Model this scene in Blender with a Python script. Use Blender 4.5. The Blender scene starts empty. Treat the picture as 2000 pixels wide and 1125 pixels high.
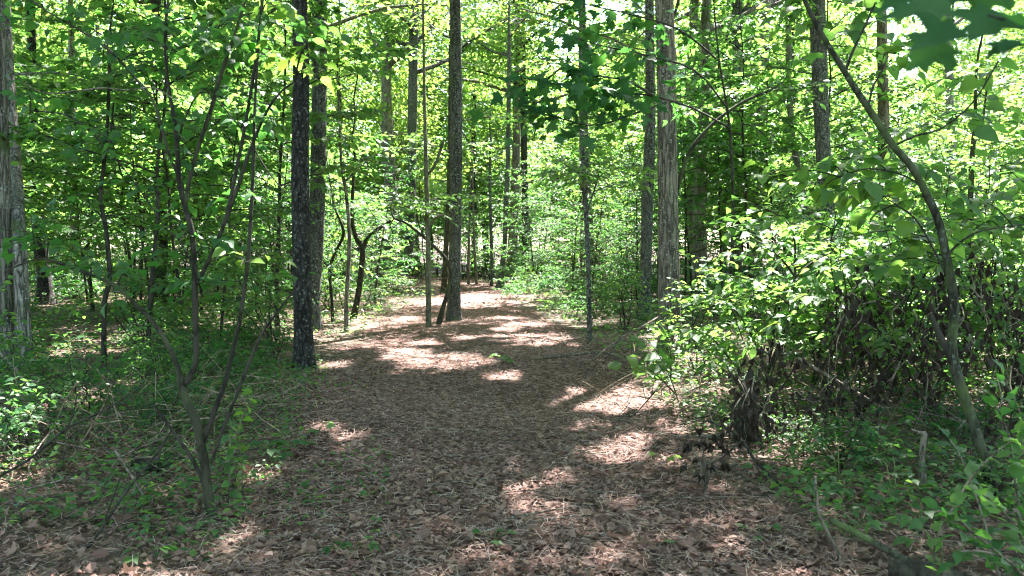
import bpy, math, random
import numpy as np
from mathutils import Matrix, Vector

sc = bpy.context.scene
COL = sc.collection
R = math.radians

# ------------------------------------------------------------------ camera, sky, sun, exposure
CAM_H, FPX, HOR = 1.55, 1500.0, 485.0            # eye height, focal length and horizon row of the 2000 x 1125 photograph
PITCH = math.atan((562.5 - HOR) / FPX)
cd = bpy.data.cameras.new('camera'); cam = bpy.data.objects.new('camera', cd); COL.objects.link(cam)
cam.location = (0, 0, CAM_H); cam.rotation_euler = (math.pi / 2 - PITCH, 0, 0)
cd.sensor_width = 36; cd.lens = 36 * FPX / 2000; cd.clip_start = 0.05; cd.clip_end = 2000
cd.dof.use_dof = True; cd.dof.focus_distance = 9.0; cd.dof.aperture_fstop = 4.5
sc.camera = cam

SUN_EL, SUN_AZ = R(59), R(24)                    # azimuth measured to the right of the view direction
SUN = Vector((math.cos(SUN_EL) * math.sin(SUN_AZ), math.cos(SUN_EL) * math.cos(SUN_AZ), math.sin(SUN_EL)))
w = bpy.data.worlds.new('World'); sc.world = w; w.use_nodes = True
nt = w.node_tree; nt.nodes.clear()
sky = nt.nodes.new('ShaderNodeTexSky'); sky.sky_type = 'NISHITA'; sky.sun_disc = False
sky.sun_elevation = SUN_EL; sky.sun_rotation = SUN_AZ
sky.air_density = 1.0; sky.dust_density = 1.5; sky.ozone_density = 1.0
bg = nt.nodes.new('ShaderNodeBackground'); bg.inputs[1].default_value = 0.09
wo = nt.nodes.new('ShaderNodeOutputWorld')
nt.links.new(sky.outputs[0], bg.inputs[0]); nt.links.new(bg.outputs[0], wo.inputs[0])
sl = bpy.data.lights.new('sun', 'SUN'); sl.energy = 5.0; sl.angle = R(0.53); sl.color = (1.0, 0.97, 0.93)
so = bpy.data.objects.new('sun', sl); COL.objects.link(so); so.location = (0, 0, 40)
so.rotation_euler = SUN.to_track_quat('Z', 'Y').to_euler()

vs = sc.view_settings
vs.view_transform = 'Standard'; vs.look = 'None'; vs.gamma = 1.0; vs.use_curve_mapping = False
vs.exposure = 3.75
cy = sc.cycles
cy.use_denoising = True; cy.denoiser = 'OPENIMAGEDENOISE'; cy.denoising_input_passes = 'RGB_ALBEDO_NORMAL'
cy.max_bounces = 9; cy.diffuse_bounces = 6; cy.glossy_bounces = 1; cy.transmission_bounces = 6; cy.transparent_max_bounces = 4
cy.sample_clamp_indirect = 6.0; cy.caustics_reflective = False; cy.caustics_refractive = False
cy.use_adaptive_sampling = True; cy.adaptive_threshold = 0.008; cy.filter_width = 1.15
sc.render.use_persistent_data = False

# ------------------------------------------------------------------ places
def hgt(x, y):
    return (0.022 * np.sin(x * 1.3 + 0.7) * np.cos(y * 1.05 + 0.3) + 0.018 * np.sin(x * 0.61 - y * 0.47 + 1.1)
            + 0.06 * np.sin(x * 0.16 + 2.0) * np.sin(y * 0.13 + 0.4))
_cp, _sp = math.cos(PITCH), math.sin(PITCH)
def ray(px, py):
    a = (px - 1000) / FPX; b = -(py - 562.5) / FPX
    return Vector((a, _cp + b * _sp, -_sp + b * _cp))          # y component is close to 1
def at(px, py, d):                                             # the point on a pixel's ray at forward distance d
    v = ray(px, py); return Vector((0, 0, CAM_H)) + v * (d / v.y)
def gp(px, py):                                                # the point on the ground seen at a pixel
    v = ray(px, py); t = CAM_H / -v.z
    for _ in range(4):
        p = v * t; t = (CAM_H - float(hgt(p.x, p.y))) / -v.z
    p = v * t
    return Vector((p.x, p.y, float(hgt(p.x, p.y))))
def depth_of(py): return gp(1000, py).y
def ground(x, y): return Vector((x, y, float(hgt(x, y))))

PL = [(2, -1.6), (4.5, -1.6), (7.4, -2.1), (11.3, -2.4), (17.2, -2.8), (27, -2.4), (32, -2.3), (40, -5.5), (50, -10)]   # path edges: distance, x
PR = [(2, 1.6), (4.1, 1.55), (5.2, 1.42), (7.4, 1.42), (10.8, 1.4), (15, 0.9), (22, 0.1), (29, -0.3), (33, -0.6), (40, -3.2), (50, -7)]
def edge(E, y): return np.interp(y, [e[0] for e in E], [e[1] for e in E])
def off_path(x, y, m=0.0):
    return (x < edge(PL, y) - m) | (x > edge(PR, y) + m)

def vnoise(x, y, seed=0):
    xi = np.floor(x).astype(np.int64); yi = np.floor(y).astype(np.int64); fx = x - xi; fy = y - yi
    fx = fx * fx * (3 - 2 * fx); fy = fy * fy * (3 - 2 * fy)
    def hsh(i, j):
        n = (i * 374761393 + j * 668265263 + seed * 974711) & 0x7fffffff
        n = ((n ^ (n >> 13)) * 1274126177) & 0x7fffffff
        return ((n ^ (n >> 16)) & 0xffff) / 65535.0
    return (hsh(xi, yi) * (1 - fx) + hsh(xi + 1, yi) * fx) * (1 - fy) + (hsh(xi, yi + 1) * (1 - fx) + hsh(xi + 1, yi + 1) * fx) * fy

# gaps in the tree tops: where the sun comes through to the ground (pixel of the sun fleck, half size in pixels)
FLECKS = [(850, 708, 100, 16), (790, 692, 45, 9), (905, 718, 50, 10), (985, 735, 45, 8), (1180, 792, 80, 26), (1255, 775, 62, 32), (1215, 850, 75, 20), (1225, 893, 75, 17),
          (1300, 905, 40, 11), (1140, 835, 35, 10), (1085, 935, 30, 12), (1010, 962, 36, 9), (885, 938, 36, 11), (1000, 905, 55, 9), (690, 860, 62, 9), (640, 838, 35, 8),
          (750, 880, 30, 8), (945, 578, 55, 7), (925, 585, 40, 7), (912, 661, 26, 5), (830, 672, 30, 5), (800, 624, 24, 4), (985, 622, 30, 4), (1030, 636, 45, 5),
          (985, 645, 30, 4), (1065, 660, 35, 4), (970, 1095, 24, 15), (1080, 1008, 42, 8), (1050, 1045, 22, 14), (1235, 1015, 22, 9), (450, 1062, 26, 8), (210, 765, 50, 28),
          (110, 650, 75, 16), (165, 690, 60, 9), (520, 935, 40, 8), (490, 790, 45, 10), (720, 560, 50, 22), (1330, 700, 60, 45), (1390, 640, 60, 40), (1180, 575, 50, 16), 
          (760, 760, 20, 6), (700, 640, 35, 6), (1950, 640, 60, 40), (640, 715, 40, 7), (1100, 620, 40, 6)]
LIT3D = [((1450, 470, 7.2), 0.7), ((1520, 520, 7.0), 0.75), ((1400, 560, 7.6), 0.7), ((1360, 650, 8.0), 0.6), ((1440, 330, 9.0), 0.7), ((1750, 420, 9.5), 1.2), ((1900, 500, 10), 1.3),
         ((1900, 330, 12), 1.6), ((1400, 640, 7.8), 0.9), ((1480, 600, 8.0), 0.9), ((1650, 520, 8.5), 0.8), ((1330, 600, 9.0), 0.7), ((1800, 560, 8.5), 0.9), ((795, 500, 33), 0.8), ((1130, 330, 14), 0.8), ((1390, 200, 20), 2.4), ((1700, 250, 20), 2.5), ((700, 150, 24), 2.5), ((680, 250, 18), 1.6),
         ((960, 250, 26), 2.5), ((1080, 420, 28), 2.5), ((250, 330, 14), 1.0), ((440, 420, 16), 1.2), ((120, 380, 15), 1.0), ((1210, 380, 20), 1.6), ((600, 60, 4.6), 0.35), ((330, 90, 6.5), 0.5)]
def sunproj(P):
    P = np.asarray(P, float)
    t = P[..., 2] / SUN.z
    return P[..., 0] - SUN.x * t, P[..., 1] - SUN.y * t
GAPS = []
for (px, py, rx, ry) in FLECKS:
    g = gp(px, py); u, v = sunproj(np.array(g))
    d0, d1 = gp(px, py - ry).y, gp(px, py + ry).y
    GAPS.append((float(u), float(v), rx / FPX * g.y, (d0 - d1) / 2, 0.0))
for ((px, py, d), r) in LIT3D:
    p = at(px, py, d); u, v = sunproj(np.array(p)); GAPS.append((float(u), float(v), r, r, p.z))
def sun_keep(P, rng, far_open=0.42):
    """leaves of the tree tops that stay: not those on the sun's way to a gap"""
    u, v = sunproj(P); keep = np.ones(len(P), bool)
    nz = vnoise(u * 2.9, v * 2.9, 5) * 0.5 + vnoise(u * 6.3, v * 6.3, 9) * 0.5
    for (gu, gv, rx, ry, z) in GAPS:
        q = ((u - gu) / rx) ** 2 + ((v - gv) / max(ry, 0.18)) ** 2
        keep &= ~((q < 3.4 * nz - 0.35) & (P[:, 2] > z + 0.5))
    n2 = vnoise(u * 0.55, v * 0.55, 21) * 0.6 + vnoise(u * 1.4, v * 1.4, 22) * 0.4
    thr = np.interp(v, [20, 33, 44], [0.97, 0.90, far_open]); thr = np.minimum(thr, np.interp(np.abs(u + 1.5), [4.5, 8], [1.0, 0.56]) + np.interp(v, [10, 20], [0.4, 0.0]))
    thr = np.minimum(thr, np.interp(u, [3.2, 6.5], [1.0, 0.49]))
    return keep & (n2 < thr)

# ------------------------------------------------------------------ mesh helpers
def mesh_from(name, V, F, smooth=False):
    """V (n,3); F a list of arrays (m,k) of equal-size faces"""
    me = bpy.data.meshes.new(name)
    V = np.asarray(V, np.float32).reshape(-1, 3)
    F = [np.asarray(f, np.int32) for f in F if len(f)]
    me.vertices.add(len(V)); me.vertices.foreach_set('co', V.ravel())
    nl = sum(f.size for f in F); npol = sum(len(f) for f in F)
    me.loops.add(nl); me.polygons.add(npol)
    me.loops.foreach_set('vertex_index', np.concatenate([f.ravel() for f in F]))
    st = []; o = 0
    for f in F:
        st.append(o + np.arange(len(f), dtype=np.int32) * f.shape[1]); o += f.size
    me.polygons.foreach_set('loop_start', np.concatenate(st))
    me.polygons.foreach_set('use_smooth', np.full(npol, smooth, bool))
    me.update(calc_edges=True)
    return me
class Wood:
    def __init__(s): s.V = []; s.Q = []; s.n = 0
    def tube(s, pts, rad, sides=6, cap=True, lump=0.0, rng=None, flare=None):
        pts = np.asarray([tuple(p) for p in pts], float); k = len(pts)
        rad = np.broadcast_to(np.asarray(rad, float), (k,))
        tang = np.gradient(pts, axis=0); tang /= np.linalg.norm(tang, axis=1)[:, None] + 1e-9
        ref = np.where(np.abs(tang[:, 2:3]) > 0.9, np.array([[1., 0, 0]]), np.array([[0, 0, 1.]]))
        if np.abs(tang[:, 2]).mean() > 0.55: ref = np.tile(np.array([[1., 0.2, 0]]), (k, 1))
        a = np.cross(tang, ref); a /= np.linalg.norm(a, axis=1)[:, None] + 1e-9
        b = np.cross(tang, a)
        th = np.arange(sides) * 2 * math.pi / sides
        rr = rad[:, None] * np.ones((1, sides))
        if lump and rng is not None:
            ph = rng.uniform(0, 6.28, 4)
            z = np.linspace(0, k, k)[:, None]
            rr = rr * (1 + lump * (np.sin(2 * th + ph[0] + z * 0.13) + np.sin(3 * th + ph[1] - z * 0.21) * 0.7 + np.sin(5 * th + ph[2] + z * 0.4) * 0.45)) * (1 + rng.normal(0, lump * 0.35, (k, sides)))
        if flare is not None: rr = rr * flare(np.arange(k), th)
        V = pts[:, None] + rr[..., None] * (np.cos(th)[None, :, None] * a[:, None] + np.sin(th)[None, :, None] * b[:, None])
        s.V.append(V.reshape(-1, 3))
        i = np.arange(k - 1)[:, None] * sides; j = np.arange(sides)[None]; jn = (j + 1) % sides
        s.Q.append(s.n + np.stack([i + j, i + jn, i + sides + jn, i + sides + j], -1).reshape(-1, 4))
        s.n += k * sides
        if cap:
            for e, idx in ((0, 0), (k - 1, (k - 1) * sides)):
                s.V.append(pts[e][None]); c = s.n; s.n += 1
                ring = c - (k * sides if e == 0 else k * sides + 1) + idx + np.arange(sides)
                rn = np.roll(ring, -1)
                s.Q.append(np.stack([np.full(sides, c), rn, ring, ring], -1) if e == 0 else np.stack([np.full(sides, c), ring, rn, rn], -1))
    def mesh(s, name, smooth=True):
        Q = np.concatenate(s.Q); tri = Q[:, 2] == Q[:, 3]
        return mesh_from(name, np.concatenate(s.V), [Q[~tri], Q[tri][:, :3]], smooth)
def smooth_path(pts, n):
    """Catmull-Rom through points (tuples of any length)"""
    P = np.asarray([tuple(p) for p in pts], float); P = np.vstack([2 * P[0] - P[1], P, 2 * P[-1] - P[-2]])
    out = []; m = len(P) - 3
    for t in np.linspace(0, m - 1e-6, n):
        i = int(t); u = t - i; a, b, c, d = P[i:i + 4]
        out.append(0.5 * (2 * b + (c - a) * u + (2 * a - 5 * b + 4 * c - d) * u * u + (3 * b - a - 3 * c + d) * u ** 3))
    return np.array(out)

# leaf outlines: along +Y from the stalk (length 1), face up +Z
def tpl(half, mid, tip=(0, 1, 0), stalk=0.0):
    V = [(0, 0, 0)]; F = []
    for (x, y, z) in half: V.append((x, y, z))
    for (x, y, z) in half: V.append((-x, y, z))
    for (y, z) in mid: V.append((0, y, z))
    V.append(tip); n = len(half); T = len(V) - 1; M = 1 + 2 * n
    for s in (0, 1):
        o = 1 + s * n
        seq = [(0, o, M)]
        for i in range(n - 1): seq += [(M + i, o + i, o + i + 1), (M + i, o + i + 1, M + i + 1)]
        seq.append((M + n - 1, o + n - 1, T))
        F += seq if s == 0 else [(a, c, b) for (a, b, c) in seq]
    return np.array(V, float), np.array(F)
def tpl_fan(outline, c=(0, 0.35, -0.02), zf=None):
    V = [c] + [(x, y, zf(x, y) if zf else 0.0) for (x, y) in outline]; n = len(outline)
    return np.array(V, float), np.array([(0, i, i % n + 1) for i in range(1, n + 1)])
DIAMOND = (np.array([(0, 0, 0), (0.29, 0.42, 0.06), (0, 1, -0.04), (-0.29, 0.42, 0.06)], float), np.array([(0, 1, 2), (0, 2, 3)]))
OVATE = tpl([(0.25, 0.22, 0.05), (0.29, 0.5, 0.05)], [(0.24, 0), (0.55, -0.01)], (0, 1, -0.1))
NARROW = tpl([(0.15, 0.25, 0.03), (0.16, 0.55, 0.02)], [(0.25, 0), (0.55, -0.03)], (0, 1, -0.16))
HEART = tpl([(0.27, -0.04, 0.06), (0.40, 0.22, 0.08), (0.32, 0.55, 0.05)], [(0.06, 0), (0.3, 0.0), (0.62, -0.03)], (0, 1, -0.14))
ROUND = tpl([(0.30, 0.12, 0.05), (0.40, 0.42, 0.06), (0.30, 0.78, 0.03)], [(0.15, 0), (0.45, 0), (0.78, -0.03)], (0, 1, -0.08))
_ml = [(0.0, 0.0), (0.20, 0.02), (0.42, -0.04), (0.34, 0.16), (0.56, 0.26), (0.62, 0.48), (0.40, 0.46), (0.24, 0.50), (0.26, 0.74), (0.12, 0.74), (0.0, 1.0)]
MAPLE = tpl_fan(_ml + [(-x, y) for (x, y) in _ml[-2:0:-1]], (0, 0.36, -0.03), lambda x, y: 0.10 * abs(x) - 0.10 * max(0, y - 0.4))
_ol = [(0.0, 0.0), (0.10, 0.14), (0.24, 0.20), (0.14, 0.33), (0.33, 0.45), (0.17, 0.56), (0.30, 0.72), (0.12, 0.80), (0.0, 1.0)]
OAK = tpl_fan(_ol + [(-x, y) for (x, y) in _ol[-2:0:-1]], (0, 0.45, -0.03), lambda x, y: 0.25 * abs(x) + 0.12 * (y - 0.5) ** 2)
def curl(t, a, b, twist=0.0):
    V = t[0].copy(); x, y = V[:, 0].copy(), V[:, 1].copy()
    V[:, 2] += a * x * x + b * (y - 0.4) ** 2 + twist * x * y
    return V, t[1]
DEAD = [curl(OVATE, 1.6, 0.5, 0.5), curl(OAK, 1.3, -0.4, -0.6), curl(MAPLE, 0.7, 0.5, 0.5), curl(OVATE, -1.8, 0.7, -0.7), curl(NARROW, 3.0, 0.8, 0.8)]
DROOP = [curl(OVATE, 5.0, -0.25, 0.9), curl(NARROW, 8.0, 0.3, -1.2), curl(OVATE, -5.5, 0.2, 1.4)]
NEEDLE = (np.array([(-0.012, 0, 0), (0.012, 0, 0), (0.010, 0.55, 0.03), (0, 1, 0), (-0.010, 0.55, 0.03), (0, 0.5, 0.05)], float), np.array([(0, 1, 2), (0, 2, 4), (4, 2, 3)]))

SCRAP = (np.array([(-0.2, 0, 0.05), (0.25, 0.1, 0), (0.3, 0.5, 0.1), (-0.05, 0.9, -0.05), (-0.32, 0.45, 0.12)], float), np.array([(0, 1, 2), (0, 2, 4), (4, 2, 3)]))

class Leaves:
    def __init__(s): s.P = []; s.D = []; s.N = []; s.S = []
    def add(s, P, D, N, S):
        P = np.atleast_2d(P); s.P.append(P); s.D.append(np.broadcast_to(np.atleast_2d(D), P.shape)); s.N.append(np.broadcast_to(np.atleast_2d(N), P.shape))
        s.S.append(np.broadcast_to(np.atleast_1d(S), (len(P),)))
    def arrays(s):
        P, D, N, S = (np.concatenate(a).astype(float) for a in (s.P, s.D, s.N, s.S))
        D = D / (np.linalg.norm(D, axis=1)[:, None] + 1e-9); X = np.cross(D, N); X /= np.linalg.norm(X, axis=1)[:, None] + 1e-9
        N = np.cross(X, D); return P, X, D, N, S
    def count(s): return sum(len(p) for p in s.P)
    def mesh(s, name, t, keep=None):
        P, X, D, N, S = s.arrays()
        if keep is not None:
            k = keep(P); P, X, D, N, S = P[k], X[k], D[k], N[k], S[k]
        return leaf_mesh(name, (P, X, D, N, S), t)
def leaf_mesh(name, arr, t):
    P, X, D, N, S = arr
    tv, tf = t; k = len(tv)
    V = P[:, None] + S[:, None, None] * (tv[None, :, 0:1] * X[:, None] + tv[None, :, 1:2] * D[:, None] + tv[None, :, 2:3] * N[:, None])
    F = (np.arange(len(P))[:, None, None] * k + tf[None]).reshape(-1, 3)
    return mesh_from(name, V.reshape(-1, 3), [F])
def merge_leaf_meshes(name, parts):
    VV = []; FF = []; o = 0
    for (arr, t) in parts:
        P, X, D, N, S = arr
        if not len(P): continue
        tv, tf = t; k = len(tv)
        V = P[:, None] + S[:, None, None] * (tv[None, :, 0:1] * X[:, None] + tv[None, :, 1:2] * D[:, None] + tv[None, :, 2:3] * N[:, None])
        VV.append(V.reshape(-1, 3)); FF.append(o + (np.arange(len(P))[:, None, None] * k + tf[None]).reshape(-1, 3)); o += len(P) * k
    return mesh_from(name, np.concatenate(VV), [np.concatenate(FF)])

# ------------------------------------------------------------------ materials
def mat(name):
    m = bpy.data.materials.new(name); m.use_nodes = True; nt = m.node_tree; nt.nodes.clear()
    return m, nt, nt.nodes.new('ShaderNodeOutputMaterial')
def ramp(nt, stops, interp='LINEAR'):
    r = nt.nodes.new('ShaderNodeValToRGB'); r.color_ramp.interpolation = interp
    e = r.color_ramp.elements
    while len(e) < len(stops): e.new(0.5)
    for q, (p, c) in zip(e, stops): q.position = p; q.color = (*c, 1)
    return r
def leaf_mat(name, stops, tstops, trans=0.45, rough=0.45, spec=0.35):
    m, nt, out = mat(name); L = nt.links
    geo = nt.nodes.new('ShaderNodeNewGeometry'); oi = nt.nodes.new('ShaderNodeObjectInfo')
    mx = nt.nodes.new('ShaderNodeMath'); mx.operation = 'MULTIPLY_ADD'; mx.inputs[1].default_value = 0.65
    m2 = nt.nodes.new('ShaderNodeMath'); m2.operation = 'MULTIPLY'; m2.inputs[1].default_value = 0.35
    L.new(oi.outputs['Random'], m2.inputs[0]); L.new(geo.outputs['Random Per Island'], mx.inputs[0]); L.new(m2.outputs[0], mx.inputs[2])
    tc = nt.nodes.new('ShaderNodeTexCoord'); nz = nt.nodes.new('ShaderNodeTexNoise'); nz.inputs['Scale'].default_value = 14; nz.inputs['Detail'].default_value = 3
    L.new(tc.outputs['Object'], nz.inputs['Vector'])
    r1 = ramp(nt, stops); r2 = ramp(nt, tstops); L.new(mx.outputs[0], r1.inputs[0]); L.new(mx.outputs[0], r2.inputs[0])
    mul = nt.nodes.new('ShaderNodeMixRGB'); mul.blend_type = 'MULTIPLY'; mul.inputs[0].default_value = 0.5
    rn = ramp(nt, [(0.3, (0.55, 0.55, 0.55)), (0.7, (1.2, 1.2, 1.2))]); L.new(nz.outputs[0], rn.inputs[0])
    L.new(r1.outputs[0], mul.inputs[1]); L.new(rn.outputs[0], mul.inputs[2])
    pb = nt.nodes.new('ShaderNodeBsdfPrincipled'); pb.inputs['Roughness'].default_value = rough; pb.inputs['Specular IOR Level'].default_value = spec
    L.new(mul.outputs[0], pb.inputs['Base Color'])
    tr = nt.nodes.new('ShaderNodeBsdfTranslucent'); L.new(r2.outputs[0], tr.inputs[0])
    ms = nt.nodes.new('ShaderNodeMixShader'); ms.inputs[0].default_value = trans
    L.new(pb.outputs[0], ms.inputs[1]); L.new(tr.outputs[0], ms.inputs[2]); L.new(ms.outputs[0], out.inputs[0])
    return m
M = {}
M['leaf'] = leaf_mat('green_leaf', [(0.0, (0.026, 0.070, 0.028)), (0.45, (0.045, 0.105, 0.036)), (0.8, (0.070, 0.14, 0.04)), (1.0, (0.10, 0.16, 0.04))],
                     [(0.0, (0.09, 0.27, 0.05)), (0.6, (0.20, 0.41, 0.065)), (1.0, (0.34, 0.48, 0.08))], 0.5, 0.5, 0.35)
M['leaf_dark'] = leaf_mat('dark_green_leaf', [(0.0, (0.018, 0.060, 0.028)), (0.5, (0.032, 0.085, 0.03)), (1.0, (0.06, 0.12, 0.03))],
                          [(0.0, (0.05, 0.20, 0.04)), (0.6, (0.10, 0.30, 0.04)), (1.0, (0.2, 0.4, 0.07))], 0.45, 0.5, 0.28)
M['leaf_top'] = leaf_mat('tree_top_leaf', [(0.0, (0.035, 0.085, 0.02)), (0.5, (0.055, 0.12, 0.025)), (1.0, (0.10, 0.16, 0.03))],
                         [(0.0, (0.18, 0.37, 0.05)), (0.6, (0.29, 0.48, 0.07)), (1.0, (0.42, 0.56, 0.09))], 0.52, 0.45, 0.35)
M['leaf_yellow'] = leaf_mat('yellow_green_leaf', [(0.0, (0.08, 0.15, 0.025)), (0.6, (0.10, 0.18, 0.03)), (1.0, (0.14, 0.21, 0.03))],
                            [(0.0, (0.18, 0.40, 0.05)), (1.0, (0.30, 0.48, 0.06))], 0.5, 0.45, 0.35)
M['leaf_matt'] = leaf_mat('matt_dark_leaf', [(0.0, (0.022, 0.065, 0.032)), (1.0, (0.035, 0.085, 0.035))], [(0.0, (0.06, 0.2, 0.05)), (1.0, (0.12, 0.32, 0.05))], 0.4, 0.95, 0.03)
M['dead'] = leaf_mat('dead_leaf', [(0.0, (0.028, 0.016, 0.012)), (0.4, (0.125, 0.063, 0.052)), (0.72, (0.265, 0.157, 0.128)), (0.93, (0.42, 0.29, 0.25)), (1.0, (0.52, 0.42, 0.39))],
                     [(0.0, (0.10, 0.05, 0.03)), (1.0, (0.35, 0.2, 0.13))], 0.15, 0.7, 0.25)
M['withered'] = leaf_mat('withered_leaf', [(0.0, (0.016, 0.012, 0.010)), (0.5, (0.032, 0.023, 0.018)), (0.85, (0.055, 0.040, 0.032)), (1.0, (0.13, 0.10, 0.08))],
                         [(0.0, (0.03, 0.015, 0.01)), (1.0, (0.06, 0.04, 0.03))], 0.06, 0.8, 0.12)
M['straw'] = leaf_mat('dry_stem', [(0.0, (0.08, 0.046, 0.034)), (0.5, (0.295, 0.192, 0.155)), (1.0, (0.55, 0.43, 0.38))],
                      [(0.0, (0.1, 0.06, 0.04)), (1.0, (0.2, 0.14, 0.1))], 0.05, 0.75, 0.2)
def bark_mat(name, dark, light, fleck=None, fleck_amt=0.0, scale=9.0, stretch=0.16, bump=0.8, moss=None, moss_amt=0.0):
    m, nt, out = mat(name); L = nt.links
    tc = nt.nodes.new('ShaderNodeTexCoord'); mp = nt.nodes.new('ShaderNodeMapping'); mp.inputs['Scale'].default_value = (1, 1, stretch)
    L.new(tc.outputs['Object'], mp.inputs[0])
    nz = nt.nodes.new('ShaderNodeTexNoise'); nz.inputs['Scale'].default_value = scale * 1.6; nz.inputs['Detail'].default_value = 6; nz.inputs['Roughness'].default_value = 0.65
    vo = nt.nodes.new('ShaderNodeTexVoronoi'); vo.feature = 'DISTANCE_TO_EDGE'; vo.inputs['Scale'].default_value = scale * 2.2
    dis = nt.nodes.new('ShaderNodeMixRGB'); dis.inputs[0].default_value = 0.12
    L.new(mp.outputs[0], nz.inputs['Vector']); L.new(mp.outputs[0], dis.inputs[1]); L.new(nz.outputs['Color'], dis.inputs[2]); L.new(dis.outputs[0], vo.inputs['Vector'])
    rv = ramp(nt, [(0.0, (0, 0, 0)), (0.16, (1, 1, 1))]); L.new(vo.outputs['Distance'], rv.inputs[0])
    hg = nt.nodes.new('ShaderNodeMath'); hg.operation = 'MULTIPLY_ADD'; hg.inputs[1].default_value = 0.6
    L.new(rv.outputs[0], hg.inputs[0]); L.new(nz.outputs[0], hg.inputs[2])
    rc = ramp(nt, [(0.45, dark), (1.15 if False else 1.0, light)]); L.new(hg.outputs[0], rc.inputs[0])
    col = rc.outputs[0]
    big = nt.nodes.new('ShaderNodeTexNoise'); big.inputs['Scale'].default_value = 2.2; big.inputs['Detail'].default_value = 3; L.new(tc.outputs['Object'], big.inputs['Vector'])
    rb = ramp(nt, [(0.3, (0.7, 0.7, 0.7)), (0.7, (1.25, 1.22, 1.18))]); L.new(big.outputs[0], rb.inputs[0])
    mb = nt.nodes.new('ShaderNodeMixRGB'); mb.blend_type = 'MULTIPLY'; mb.inputs[0].default_value = 1.0; L.new(col, mb.inputs[1]); L.new(rb.outputs[0], mb.inputs[2]); col = mb.outputs[0]
    if fleck:
        v2 = nt.nodes.new('ShaderNodeTexVoronoi'); v2.inputs['Scale'].default_value = 21; v2.inputs['Randomness'].default_value = 1
        n3 = nt.nodes.new('ShaderNodeTexNoise'); n3.inputs['Scale'].default_value = 4; n3.inputs['Detail'].default_value = 4
        L.new(tc.outputs['Object'], v2.inputs['Vector']); L.new(tc.outputs['Object'], n3.inputs['Vector'])
        ad = nt.nodes.new('ShaderNodeMath'); ad.operation = 'MULTIPLY_ADD'; ad.inputs[1].default_value = 0.7; L.new(n3.outputs[0], ad.inputs[0])
        inv = nt.nodes.new('ShaderNodeMath'); inv.operation = 'SUBTRACT'; inv.inputs[0].default_value = 1.0; L.new(v2.outputs['Distance'], inv.inputs[1])
        L.new(inv.outputs[0], ad.inputs[2])
        rf = ramp(nt, [(1.0 - 0.0 if False else 0.93 - fleck_amt * 0.25, (0, 0, 0)), (1.0 - fleck_amt * 0.25, (1, 1, 1))])
        sc_ = nt.nodes.new('ShaderNodeMath'); sc_.operation = 'MULTIPLY'; sc_.inputs[1].default_value = 0.8; L.new(ad.outputs[0], sc_.inputs[0]); L.new(sc_.outputs[0], rf.inputs[0])
        mf = nt.nodes.new('ShaderNodeMixRGB'); mf.inputs[2].default_value = (*fleck, 1); L.new(rf.outputs[0], mf.inputs[0]); L.new(col, mf.inputs[1]); col = mf.outputs[0]
    if moss:
        n4 = nt.nodes.new('ShaderNodeTexNoise'); n4.inputs['Scale'].default_value = 3.2; n4.inputs['Detail'].default_value = 5; L.new(tc.outputs['Object'], n4.inputs['Vector'])
        rm = ramp(nt, [(0.62 - moss_amt * 0.3, (0, 0, 0)), (0.75 - moss_amt * 0.3, (1, 1, 1))]); L.new(n4.outputs[0], rm.inputs[0])
        mm = nt.nodes.new('ShaderNodeMixRGB'); mm.inputs[2].default_value = (*moss, 1); L.new(rm.outputs[0], mm.inputs[0]); L.new(col, mm.inputs[1]); col = mm.outputs[0]
    pb = nt.nodes.new('ShaderNodeBsdfPrincipled'); pb.inputs['Roughness'].default_value = 0.9; pb.inputs['Specular IOR Level'].default_value = 0.2
    L.new(col, pb.inputs['Base Color'])
    bp = nt.nodes.new('ShaderNodeBump'); bp.inputs['Strength'].default_value = bump; bp.inputs['Distance'].default_value = 0.02
    L.new(hg.outputs[0], bp.inputs['Height']); L.new(bp.outputs[0], pb.inputs['Normal']); L.new(pb.outputs[0], out.inputs[0])
    return m
M['bark_black'] = bark_mat('black_flecked_bark', (0.009, 0.008, 0.0075), (0.042, 0.038, 0.036), (0.12, 0.12, 0.115), 0.38, 10, 0.35, 1.0)
M['bark_grey'] = bark_mat('grey_furrowed_bark', (0.045, 0.04, 0.036), (0.23, 0.205, 0.19), (0.33, 0.34, 0.32), 0.25, 10, 0.10, 1.0, (0.09, 0.11, 0.05), 0.25)
M['bark_brown'] = bark_mat('brown_furrowed_bark', (0.048, 0.038, 0.031), (0.20, 0.165, 0.135), (0.32, 0.30, 0.27), 0.22, 9, 0.12, 1.0)
M['bark_lichen'] = bark_mat('grey_lichened_bark', (0.022, 0.021, 0.020), (0.105, 0.100, 0.094), (0.19, 0.21, 0.18), 0.5, 9, 0.25, 0.8, (0.08, 0.10, 0.05), 0.2)
M['bark_smooth'] = bark_mat('smooth_olive_bark', (0.017, 0.016, 0.010), (0.052, 0.049, 0.034), None, 0, 5, 0.4, 0.3, (0.07, 0.085, 0.04), 0.3)
M['bark_olive'] = bark_mat('pale_olive_bark', (0.055, 0.050, 0.036), (0.15, 0.14, 0.10), None, 0, 5, 0.4, 0.3, (0.09, 0.10, 0.05), 0.3)
M['bark_mossy'] = bark_mat('mossy_grey_bark', (0.020, 0.019, 0.014), (0.062, 0.060, 0.044), (0.10, 0.12, 0.09), 0.08, 7, 0.3, 0.6, (0.08, 0.10, 0.04), 0.4)
M['bark_dark'] = bark_mat('dark_smooth_bark', (0.013, 0.011, 0.009), (0.045, 0.039, 0.032), None, 0, 6, 0.3, 0.5)
M['twig'] = bark_mat('twig_bark', (0.05, 0.04, 0.03), (0.17, 0.14, 0.11), None, 0, 8, 0.4, 0.3)
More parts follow.
